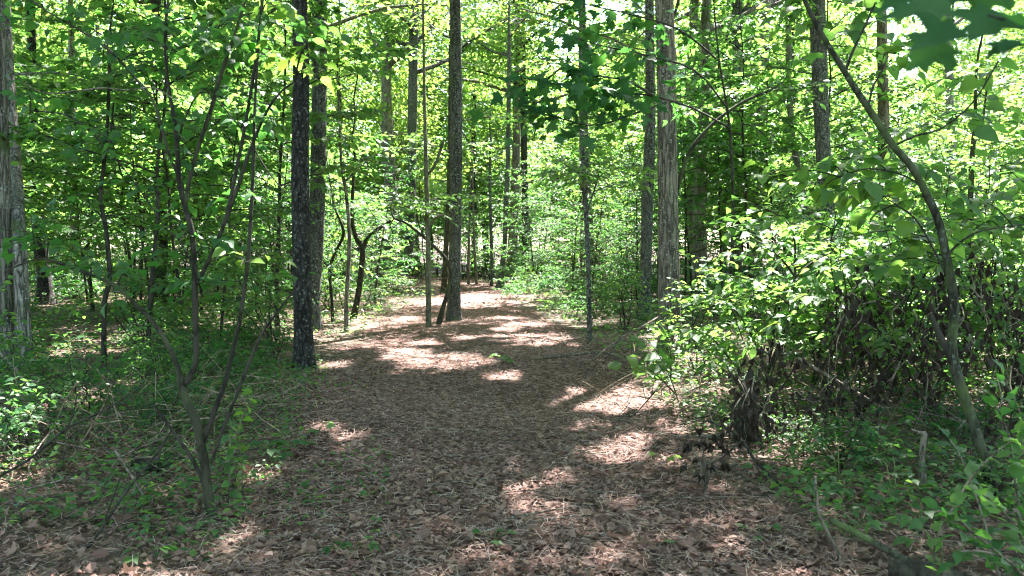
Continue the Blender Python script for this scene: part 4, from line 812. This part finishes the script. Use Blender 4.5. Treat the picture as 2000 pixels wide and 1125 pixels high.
# ---- withered vines hanging in the right thicket
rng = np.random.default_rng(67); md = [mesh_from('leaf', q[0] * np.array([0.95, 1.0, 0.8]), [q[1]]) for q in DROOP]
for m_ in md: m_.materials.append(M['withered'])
WL = ['hanging in front of the dark straight tree', 'hanging from the arching sapling', 'drooping over the brush left of the arching sapling', 'hanging right of the arching sapling', 'sagging low above the bramble']
def withered(x0, y0, x1, y1, d, lab, n):
    pts = [(x0 + (x1 - x0) * u + rng.normal(0, 8), y0 + (y1 - y0) * u + rng.normal(0, 8), d + rng.normal(0, 0.12)) for u in np.linspace(0, 1, 5)]
    global b, t
    b = np.array(at(*pts[0])); t = empty('withered_vine', b, 'withered vine with dark curled dead leaves ' + WL[lab], 'vine', 'withered vines ' + WL[lab])
    lp = smooth_path(line(pts), 16); W = Wood(); W.tube(lp, np.linspace(0.005, 0.003, 16), 5, cap=False); st = part('stem', W.mesh('stem'), 'twig', t); L = Leaves()
    for i in range(n):
        q = lp[rng.integers(1, 16)] + rng.normal(0, 0.075, 3); L.add(q, [rng.normal(0, 0.4), rng.normal(0, 0.4), -1], [rng.normal(), rng.normal() - 0.5, 0.1], rng.uniform(0.03, 0.085))
    leaf_objects(st, L, md, rng)
for i in range(9): x = rng.uniform(1600, 1760); y = rng.uniform(540, 640); withered(x, y, x + rng.normal(0, 40), y + rng.uniform(60, 150), rng.uniform(5.2, 6.2), 0, 20)
for i in range(8): x = rng.uniform(1790, 1880); y = rng.uniform(560, 700); withered(x, y, x + rng.normal(0, 30), y + rng.uniform(60, 130), rng.uniform(5.2, 6.0), 1, 16)
for i in range(9): x = rng.uniform(1480, 1780); y = rng.uniform(680, 760); withered(x, y, x + rng.uniform(-90, 90), y + rng.uniform(30, 110), rng.uniform(5.0, 5.8), 2, 26)
for i in range(12): x = rng.uniform(1900, 2010); y = rng.uniform(490, 740); withered(x, y, x + rng.normal(0, 25), y + rng.uniform(50, 150), rng.uniform(4.8, 6.0), 3, 16)
for i in range(4): x = rng.uniform(1440, 1620); y = rng.uniform(700, 790); withered(x, y, x + rng.normal(0, 20), y + rng.uniform(60, 110), rng.uniform(4.9, 5.5), 4, 26)

WL.append('draped over the rotten stumps')
for i in range(16): x = rng.uniform(1620, 2000); y = rng.uniform(500, 610); withered(x, y, x + rng.normal(0, 30), y + rng.uniform(40, 110), rng.uniform(4.7, 5.5), 0 if x < 1800 else 3, 11)
for i in range(5): x = 1458 + rng.normal(0, 18); withered(x, 730 + rng.uniform(0, 40), x + rng.normal(0, 12), 860, 5.75, 5, 18)

# ================================================================== LOW PLANTS IN THE FOREGROUND
def rosette(b_, label, n, size, key, tmpl, lm, seed, h=0.15, r=0.16, group=None, name='seedling', cat='plant', stemmat='greenstem'):
    rng = np.random.default_rng(700 + seed); t = empty(name, b_, label, cat, group); ms = leaf_variants(key, tmpl, lm)
    for i in range(n):
        az = i * 2.4 + rng.uniform(-0.4, 0.4); hh = h * rng.uniform(0.4, 1.1); rr_ = r * rng.uniform(0.5, 1.1); e = np.array([math.cos(az) * rr_, math.sin(az) * rr_, hh])
        W = Wood(); W.tube([(0, 0, -0.01), e * [0.35, 0.35, 0.75], e], [0.004, 0.003, 0.002], 4, cap=False); st = part('stem', W.mesh('stem'), stemmat, t); L = Leaves()
        for q in (-0.9, 0, 0.9): L.add(e, rotz(unit([math.cos(az), math.sin(az), -0.15]), q) + rng.normal(0, 0.15, 3), UP + rng.normal(0, 0.25, 3), size * rng.uniform(0.75, 1.2) * (1 if q == 0 else 0.85))
        leaf_objects(st, L, ms, rng)
    return t
k = 0
for (px, py, n, s, h, lm, lab) in [(530, 905, 7, 0.10, 0.14, 'leaf_dark', 'blue-green leafy plant on the litter beside the forked sapling'), (60, 880, 5, 0.17, 0.25, 'leaf_dark', 'broad-leaved seedling under the left brush, below the double-trunked tree'),
        (140, 690, 6, 0.17, 0.3, 'leaf_dark', 'blue-green seedling with spreading leaves before the double-trunked tree'), (280, 1100, 3, 0.075, 0.08, 'leaf', 'small green seedling in the leaf litter left of the forked sapling foot'),
        (225, 1000, 2, 0.07, 0.16, 'leaf_yellow', 'lit yellow-green seedling before the brush'), (690, 1085, 5, 0.06, 0.1, 'leaf_dark', 'tuft of dark green leaves in the middle of the leaf litter'), (600, 985, 3, 0.05, 0.06, 'leaf', 'tiny three-leaved seedling right of the forked sapling'),
        (1480, 1045, 4, 0.07, 0.05, 'leaf', 'low creeping seedling at the edge of the bramble'), (1660, 1060, 6, 0.085, 0.12, 'leaf', 'bright green bramble clump beside the fallen pole'), (1640, 960, 8, 0.085, 0.3, 'leaf_dark', 'dark bramble clump beyond the fallen pole'),
        (1560, 930, 7, 0.075, 0.25, 'leaf_dark', 'dark bramble clump beside the path edge'), (1720, 900, 8, 0.085, 0.35, 'leaf_dark', 'dark bramble clump under the withered vines'), (1840, 1120, 7, 0.09, 0.25, 'leaf', 'bright low plants behind the mossy log'),
        (1750, 990, 6, 0.09, 0.3, 'leaf', 'leafy seedling above the fallen pole'), (860, 975, 2, 0.04, 0.05, 'leaf', 'tiny seedling in the middle of the path'), (965, 1065, 4, 0.05, 0.06, 'leaf', 'small fern-like seedling in the near litter'),
        (1300, 905, 3, 0.06, 0.07, 'leaf_yellow', 'grassy yellow-green tuft in the sun at the right path edge'), (1280, 1070, 2, 0.06, 0.04, 'leaf_dark', 'blue-green pair of leaves flat on the litter'), (745, 1060, 3, 0.05, 0.05, 'leaf', 'small seedling between the tuft and the path middle'),
        (980, 710, 4, 0.12, 0.1, 'leaf', 'low green plant growing in the middle of the path'), (560, 880, 6, 0.09, 0.12, 'leaf', 'green seedling patch left of the sunlit litter'), (620, 850, 5, 0.08, 0.08, 'leaf', 'low weeds at the left path edge')]:
    k += 1; rosette(gp(px, py), lab, n, s, 'ov_' + lm, OVATE, lm, k, h, h * 0.9 + 0.03)
# leafy weeds right beside the forked sapling's foot
for i, (px, py, h_) in enumerate([(445, 985, 0.5), (462, 960, 0.62), (432, 1000, 0.35), (475, 975, 0.4), (455, 930, 0.55)]):
    rng = np.random.default_rng(800 + i); b = np.array(gp(px, py)); t = empty('weed', b, 'upright leafy weed stem growing beside the forked sapling foot', 'plant', 'weeds beside the forked sapling')
    lp = np.array([(0, 0, -0.01), (rng.normal(0, .02), rng.normal(0, .02), h_ * 0.5), (rng.normal(0, .05), rng.normal(0, .05), h_)]); W = Wood(); W.tube(lp, [0.005, 0.004, 0.002], 5); st = part('stem', W.mesh('stem'), 'twig', t)
    L = Leaves()
    for j in range(14):
        u = 0.15 + 0.85 * j / 13; az = j * 2.2; L.add(np.array([np.interp(u, [0, .5, 1], lp[:, c]) for c in range(3)]), [math.cos(az), math.sin(az), rng.normal(0, 0.3)], UP + rng.normal(0, 0.4, 3), rng.uniform(0.05, 0.09))
    leaf_objects(st, L, leaf_variants('ovw', OVATE, 'leaf_yellow' if i % 2 else 'leaf'), rng)
# bush in the lower right corner: arching canes with opposite leaves
rng = np.random.default_rng(70); b = np.array(ground(2.15, 3.1)); t = empty('arching_bush', b, 'leafy bush of arching canes beside the mossy log', 'bush')
for i, pl in enumerate([[(1830, 1110, 3.0), (1880, 960, 3.0), (1950, 880, 3.05), (2020, 840, 3.1)], [(1990, 1120, 3.1), (1900, 1040, 3.0), (1850, 1000, 2.95), (1800, 1010, 2.9)], [(2010, 1100, 3.2), (1985, 960, 3.2), (1970, 850, 3.2), (1940, 780, 3.15)], [(2020, 1130, 2.9), (1990, 1040, 2.8), (1950, 990, 2.75), (1910, 960, 2.7)],
                        [(2030, 1100, 3.3), (2020, 900, 3.4), (1990, 800, 3.4), (1960, 740, 3.4)], [(2000, 1130, 2.7), (1960, 1090, 2.6), (1900, 1075, 2.6), (1850, 1085, 2.6)], [(2040, 1120, 3.0), (2010, 1000, 3.0), (2000, 900, 3.0), (1995, 850, 3.0)], [(1960, 1140, 3.1), (1920, 1010, 3.2), (1880, 900, 3.3), (1850, 850, 3.4)]]):
    lp = smooth_path(np.vstack([[(rng.normal(0, .05), rng.normal(0, .05), -0.02)], line(pl)]), 18); W = Wood(); W.tube(lp, np.linspace(0.007, 0.002, 18), 6, cap=False); st = part('cane', W.mesh('cane'), 'twig', t); L = Leaves()
    twig_leaves(L, rng, lp, 0.08, 0.038, 0.5, 0.9, 0.3, -0.1); twig_leaves(L, rng, lp + rng.normal(0, 0.03, 3), 0.07, 0.06, 0.5, 1.1, 0.35, 0.0)
    leaf_objects(st, L, leaf_variants('ovb', OVATE, 'leaf' if i % 3 == 0 else 'leaf_dark'), rng)

# ================================================================== DEAD WOOD
def pole(name, label, pts, cat='stick', bark='deadwood', sides=9, group=None, lump=0.05, extra=()):
    """pixels with distance: (px, py, width, d)"""
    rng = np.random.default_rng(abs(hash(label)) % 9999 if False else len(label) * 7 + int(pts[0][0])); a = stem_pts(pts, 5.0); b = a[0, :3].copy(); t = empty(name, b, label, cat, group) if extra else None
    W = Wood(); W.tube(a[:, :3] - b, np.maximum(a[:, 3], 0.002), sides, True, lump, rng)
    if not extra:
        o = part(name, W.mesh(name), bark); o.location = b; return tag(o, label, cat, group)
    part('stem', W.mesh('stem'), bark, t)
    for e in extra:
        q = stem_pts(e, 5.0); W = Wood(); W.tube(q[:, :3] - b, np.maximum(q[:, 3], 0.0015), 6, True, lump, rng); part('side_twig', W.mesh('side_twig'), bark, t)
    return t
def gl(px, py, w_, lift=0.02):
    p = gp(px, py); return (px, py - lift * FPX / p.y, w_, p.y)
pole('fallen_pole', 'straight broken pole leaning over the bramble onto the mossy log', [(1622, 1016, 14, 3.75), (1680, 1045, 15, 3.6), (1740, 1078, 16, 3.45), (1800, 1112, 17, 3.3), (1850, 1140, 17, 3.2)], 'stick', 'bark_mossy', 10)
pole('log', 'thick mossy log half hidden under low plants', [(1735, 1108, 30, 3.35), (1790, 1118, 42, 3.3), (1870, 1138, 48, 3.2), (1960, 1172, 50, 3.1)], 'log', 'bark_dark', 16, lump=0.07)
pole('dead_stem', 'thin pale dead stem standing up from the bramble by the fallen pole', [(1655, 1120, 5, 3.5), (1628, 1060, 6, 3.6), (1602, 1010, 6, 3.6), (1594, 960, 5, 3.6), (1592, 930, 4, 3.6)], 'stick', 'deadwood', 6)
pole('snag', 'pale broken snag with peeling bark standing in the dark thicket', [(1800, 960, 16, 4.8), (1802, 920, 14, 4.8), (1801, 880, 12, 4.8), (1806, 850, 12, 4.8), (1796, 845, 6, 4.8), (1780, 838, 3, 4.8)], 'stump', 'deadwood', 9)
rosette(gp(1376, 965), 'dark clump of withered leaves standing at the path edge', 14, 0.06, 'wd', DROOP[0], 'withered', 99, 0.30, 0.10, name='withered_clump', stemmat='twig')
pole('stump', 'tall dark stump hung with dead creeper in the withered vines', [(1452, 880, 44, 5.9), (1455, 830, 40, 5.9), (1460, 780, 34, 5.9), (1464, 745, 22, 5.9), (1468, 720, 8, 5.9)], 'stump', 'bark_dark', 14, lump=0.12)
pole('fallen_branch', 'pale fallen branch lying across the thicket behind the tall dark stump', [gl(1360, 858, 7), gl(1460, 862, 8, 0.06), gl(1540, 858, 9, 0.08), gl(1600, 850, 8, 0.06), gl(1690, 852, 7)], 'branch', 'deadwood', 8)
pole('fallen_branch', 'dark branch propped in the withered vines', [(1560, 700, 7, 6.2), (1610, 730, 7, 6.1), (1670, 765, 6, 6.0), (1730, 800, 5, 5.9)], 'branch', 'deadwood', 7)
pole('fallen_branch', 'thin dark forked branch lying along the bramble edge', [(1380, 820, 5, 5.3), (1440, 850, 6, 5.1), (1480, 905, 6, 4.9), (1540, 960, 6, 4.7), (1580, 990, 4, 4.5)], 'branch', 'bark_dark', 7, extra=[[(1480, 905, 3, 4.9), (1540, 920, 3, 4.8), (1600, 915, 2, 4.8)], [(1450, 860, 3, 5.05), (1400, 900, 3, 4.9), (1350, 915, 2, 4.8)]])
pole('fallen_branch', 'grey branch lying across the right path edge', [gl(1040, 704, 4), gl(1110, 700, 5, 0.04), gl(1180, 700, 6, 0.08), gl(1240, 716, 6, 0.03)], 'branch', 'deadwood', 7, extra=[[gl(1110, 700, 3, 0.05), gl(1150, 690, 3, 0.12), gl(1170, 672, 2, 0.2)]])
pole('fallen_branch', 'curved grey branch leaning from the brush toward the brown tree foot', [gl(1150, 712, 5), gl(1210, 690, 5, 0.2), gl(1260, 680, 4, 0.35), gl(1300, 672, 3, 0.5)], 'branch', 'deadwood', 7)
pole('fallen_branch', 'sunlit pale branch propped against the sunlit shrub', [gl(1275, 770, 9), gl(1300, 745, 10, 0.15), gl(1318, 720, 9, 0.3), gl(1322, 700, 6, 0.4)], 'branch', 'deadwood', 8)
pole('fallen_branch', 'dark bare branch slanting up across the left brush', [(0, 930, 5, 3.9), (60, 895, 5, 3.95), (130, 838, 5, 4.0), (200, 803, 4, 4.1), (270, 760, 3, 4.2)], 'branch', 'bark_dark', 7, extra=[[(130, 840, 4, 4.0), (145, 800, 3, 4.0), (150, 770, 2, 4.0)]])
pole('fallen_branch', 'thin dark branch leaning up from the litter left of the forked sapling', [(155, 1090, 6, 3.75), (200, 1030, 6, 3.9), (250, 955, 5, 4.1), (310, 880, 5, 4.4), (340, 830, 3, 4.5)], 'branch', 'bark_dark', 7, extra=[[(200, 1030, 4, 3.9), (225, 960, 3, 4.0), (240, 920, 2, 4.0)]])
pole('fallen_branch', 'straight greyish stick leaning down across the left brush', [(225, 880, 5, 4.7), (270, 950, 5, 4.5), (300, 1005, 4, 4.3), (310, 1060, 3, 4.1)], 'branch', 'deadwood', 7)
pole('fallen_branch', 'long grey branch lying on the left ground before the double-trunked tree', [gl(0, 740, 8, 0.3), gl(40, 770, 7, 0.2), gl(85, 830, 6, 0.1), gl(110, 870, 5)], 'branch', 'deadwood', 7)
pole('fallen_branch', 'pale stick lying at the left path edge under the black-barked tree', [gl(500, 790, 6), gl(540, 778, 7), gl(575, 768, 6, 0.05), gl(600, 750, 4, 0.1)], 'branch', 'deadwood', 7)
# short log with a sawn end in the brush
lg = empty('cut_log', gp(330, 925), 'short dark log with a pale sawn end in the brush behind the forked sapling', 'log'); W = Wood()
W.tube([(-0.28, 0.12, 0.04), (-0.1, 0.05, 0.045), (0.05, 0, 0.045)], [0.05, 0.055, 0.055], 14, True, 0.04, np.random.default_rng(1)); part('bark', W.mesh('bark'), 'bark_dark', lg)
W = Wood(); W.tube([(0.048, 0.0006, 0.045), (0.060, -0.004, 0.045)], [0.049, 0.047], 14); part('sawn_end', W.mesh('sawn_end'), 'cut', lg)
# brush piles: each stick a part
def brush(label, px, py, w_, h_, n, seed, bark='deadwood'):
    rng = np.random.default_rng(900 + seed); g = gp(px, py); t = empty('brush_pile', g, label, 'brush pile')
    for i in range(int(n * 1.7)):
        c = np.array([rng.normal(0, w_ * 0.45), rng.normal(0, w_ * 0.35), rng.random() ** 1.6 * h_]); az = rng.uniform(0, 6.28); l = rng.uniform(0.2, 0.95) * w_; dv = np.array([math.cos(az), math.sin(az) * 0.6, rng.normal(0.1, 0.55)]) * l / 2
        md_ = rng.normal(0, 0.17 * l, 3); pts = np.array([c - dv, c - dv * 0.3 + md_ * 0.7, c + dv * 0.3 + md_, c + dv]); pts[:, 2] = np.maximum(pts[:, 2], 0.01)
        W = Wood(); r = rng.uniform(0.001, 0.0034) * (2.2 if rng.random() < 0.12 else 1); W.tube(smooth_path(pts, 9), np.linspace(r, r * 0.4, 9), 5, True, 0.05, rng); part('stick', W.mesh('stick'), bark if rng.random() < 0.7 else 'bark_dark', t)
brush('tangled brush pile of grey sticks at the right path edge by the lone dark sapling', 1190, 722, 1.1, 0.35, 45, 1)
brush('tangle of thin sticks heaped behind the forked sapling', 330, 860, 0.9, 0.5, 60, 2, 'drystem')
brush('sunlit tangle of dry stems before the kinked sapling', 215, 790, 0.8, 0.45, 40, 3, 'drystem')
brush('sunlit heap of dry stems under the sunlit shrub', 1340, 800, 0.8, 0.45, 55, 4, 'drystem')
brush('heap of dead twigs on the ground before the Y-shaped sapling', 735, 600, 1.6, 0.8, 40, 5, 'drystem')
brush('brown dead twigs heaped at the foot of the leaning tree', 790, 590, 1.6, 0.7, 30, 6, 'drystem')
brush('dark brush of sticks under the withered vines', 1600, 860, 1.0, 0.4, 55, 7)
brush('tangle of dry straw-coloured stems between the forked sapling and the black-barked tree', 470, 815, 0.7, 0.45, 60, 10, 'drystem')
brush('dry stems heaped left of the forked sapling foot', 250, 900, 0.7, 0.4, 50, 11, 'drystem')
brush('loose tangle of dry stems between the sunlit shrub and the tall dark stump', 1420, 840, 0.8, 0.6, 60, 12, 'drystem')
brush('low tangle of sticks among the plants in the left corner', 90, 960, 0.9, 0.35, 45, 8)
brush('dark sticks tangled round the foot of the arching sapling', 1880, 930, 0.9, 0.4, 40, 9)
# sticks lying on the path
rng = np.random.default_rng(91)
for i in range(70):
    py = rng.uniform(700, 1120); d = depth_of(py); x = rng.uniform(edge(PL, d) - 0.2, edge(PR, d) + 0.2); l = rng.uniform(0.18, 0.75); az = rng.uniform(-0.6, 0.6) + (math.pi if rng.random() < .5 else 0)
    c = ground(x, d); bend = rng.normal(0, 0.10) * l
    pts = np.array([(-l / 2 * math.cos(az), -l / 2 * math.sin(az), 0.022), (bend, bend * .5, 0.03), (l / 2 * math.cos(az), l / 2 * math.sin(az), 0.022)])
    W = Wood(); r = rng.uniform(0.003, 0.008); W.tube(smooth_path(pts, 7), np.linspace(r, r * 0.45, 7), 5, True, 0.06, rng); o = part('fallen_stick', W.mesh('fallen_stick'), 'deadwood'); o.location = c
    tag(o, 'thin dry stick lying on the leaf litter of the path', 'stick', 'sticks on the path')

# ================================================================== LEAF LITTER AND GROUND COVER
rng = np.random.default_rng(92)
def litter(n, y0, y1, size, onpath=None, pw=1.0, lift=0.016, u=(-80, 2080)):
    y = y0 + (y1 - y0) * rng.random(n) ** pw; x = (rng.uniform(u[0], u[1], n) - 1000) / FPX * (y + 0.6)
    if onpath is not None:
        o = off_path(x, y); k_ = (~o) | (rng.random(n) < onpath); x, y = x[k_], y[k_]
    if n > 1000:
        k_ = rng.random(len(x)) < 0.25 + 1.1 * vnoise(x * 1.6 + 40, y * 1.3, 61); x, y = x[k_], y[k_]
    n = len(x); P = np.stack([x, y, hgt(x, y) + lift + rng.random(n) * 0.018], 1); az = rng.uniform(0, 6.28, n)
    D = np.stack([np.cos(az), np.sin(az), rng.normal(0, 0.22, n)], 1); N = UP + rng.normal(0, 0.38, (n, 3)); L = Leaves(); L.add(P, D, N, size * rng.uniform(0.55, 1.35, n)); return L.arrays()
def split(arr, templates):
    w_ = rng.integers(len(templates), size=len(arr[0])); return [(tuple(a[w_ == i] for a in arr), t_) for i, t_ in enumerate(templates)]
# the largest dead leaves, one by one
mdl = [mesh_from('fallen_leaf', q[0], [q[1]]) for q in DEAD]
for m_ in mdl: m_.materials.append(M['dead'])
arr = litter(290, 3.0, 5.2, 0.07, None, 1.2, 0.03)
for i in range(290):
    P, X, Dd, N, S = (a[i] for a in arr); o = part('fallen_leaf', mdl[rng.integers(len(mdl))], None)
    o.matrix_basis = Matrix(((X[0] * S, Dd[0] * S, N[0] * S, P[0]), (X[1] * S, Dd[1] * S, N[1] * S, P[1]), (X[2] * S, Dd[2] * S, N[2] * S, P[2]), (0, 0, 0, 1)))
    tag(o, 'curled brown dead leaf on top of the near leaf litter', 'leaf', 'dead leaves on the near litter')
FINE = [DEAD[0], DEAD[3], DEAD[4], SCRAP, SCRAP]
parts = split(litter(9000, 2.6, 6.0, 0.052, 0.85, 1.4), DEAD + FINE) + split(litter(60000, 2.6, 10, 0.029, 0.7), FINE) + split(litter(42000, 8, 20, 0.042, 0.55), [DEAD[4], SCRAP]) + split(litter(16000, 18, 42, 0.10, 0.6), [DIAMOND])
tag(part('leaf_litter', merge_leaf_meshes('leaf_litter', parts), 'dead'), 'brown carpet of dead leaves covering the path and forest floor', 'leaf litter', kind='stuff')
parts = split(litter(90000, 2.6, 11, 0.075, 0.55, 1.0, 0.028), [NEEDLE]) + split(litter(30000, 9, 24, 0.15, 0.4, 1.0, 0.022), [NEEDLE])
tag(part('twig_litter', merge_leaf_meshes('twig_litter', parts), 'straw'), 'scattered dry twigs and stalk scraps strewn over the leaf litter', 'twigs', kind='stuff')
# green ground cover beside the path
def cover(n, y0, y1, u0, u1, size, hmax, m=0.1, seed=0, thr=0.45):
    y = rng.uniform(y0, y1, n); x = (rng.uniform(u0, u1, n) - 1000) / FPX * y
    k_ = off_path(x, y, m) & (vnoise(x * 1.1 + 100, y * 1.1, 31 + seed) > thr * rng.uniform(0.6, 1.2, n)); x, y = x[k_], y[k_]; n = len(x)
    z = hgt(x, y) + 0.02 + rng.random(n) ** 1.5 * hmax * (0.3 + vnoise(x * 0.9, y * 0.9, 37)); az = rng.uniform(0, 6.28, n)
    L = Leaves(); L.add(np.stack([x, y, z], 1), np.stack([np.cos(az), np.sin(az), rng.normal(-0.1, 0.25, n)], 1), UP + rng.normal(0, 0.35, (n, 3)), size * rng.uniform(0.5, 1.3, n)); return L.arrays()
parts = [(cover(6000, 4, 10, -80, 640, 0.06, 0.22, 0.3), OVATE), (cover(9000, 9, 20, -80, 760, 0.08, 0.3, 0.1), OVATE), (cover(9000, 4, 10, 1250, 2080, 0.06, 0.30, 0.05), OVATE), (cover(9000, 9, 20, 1050, 2080, 0.08, 0.35, 0.0), OVATE),
         (cover(14000, 18, 40, -80, 2080, 0.12, 0.45, 0.0), DIAMOND), (cover(1500, 3.2, 9, 400, 760, 0.05, 0.05, -0.9, 3, 0.6), OVATE), (cover(3500, 3.6, 10, 250, 640, 0.05, 0.16, -0.15, 5, 0.4), OVATE)]
tag(part('ground_cover', merge_leaf_meshes('ground_cover', parts), 'leaf'), 'low green seedlings and creepers carpeting the ground beside the path', 'ground cover', kind='stuff')
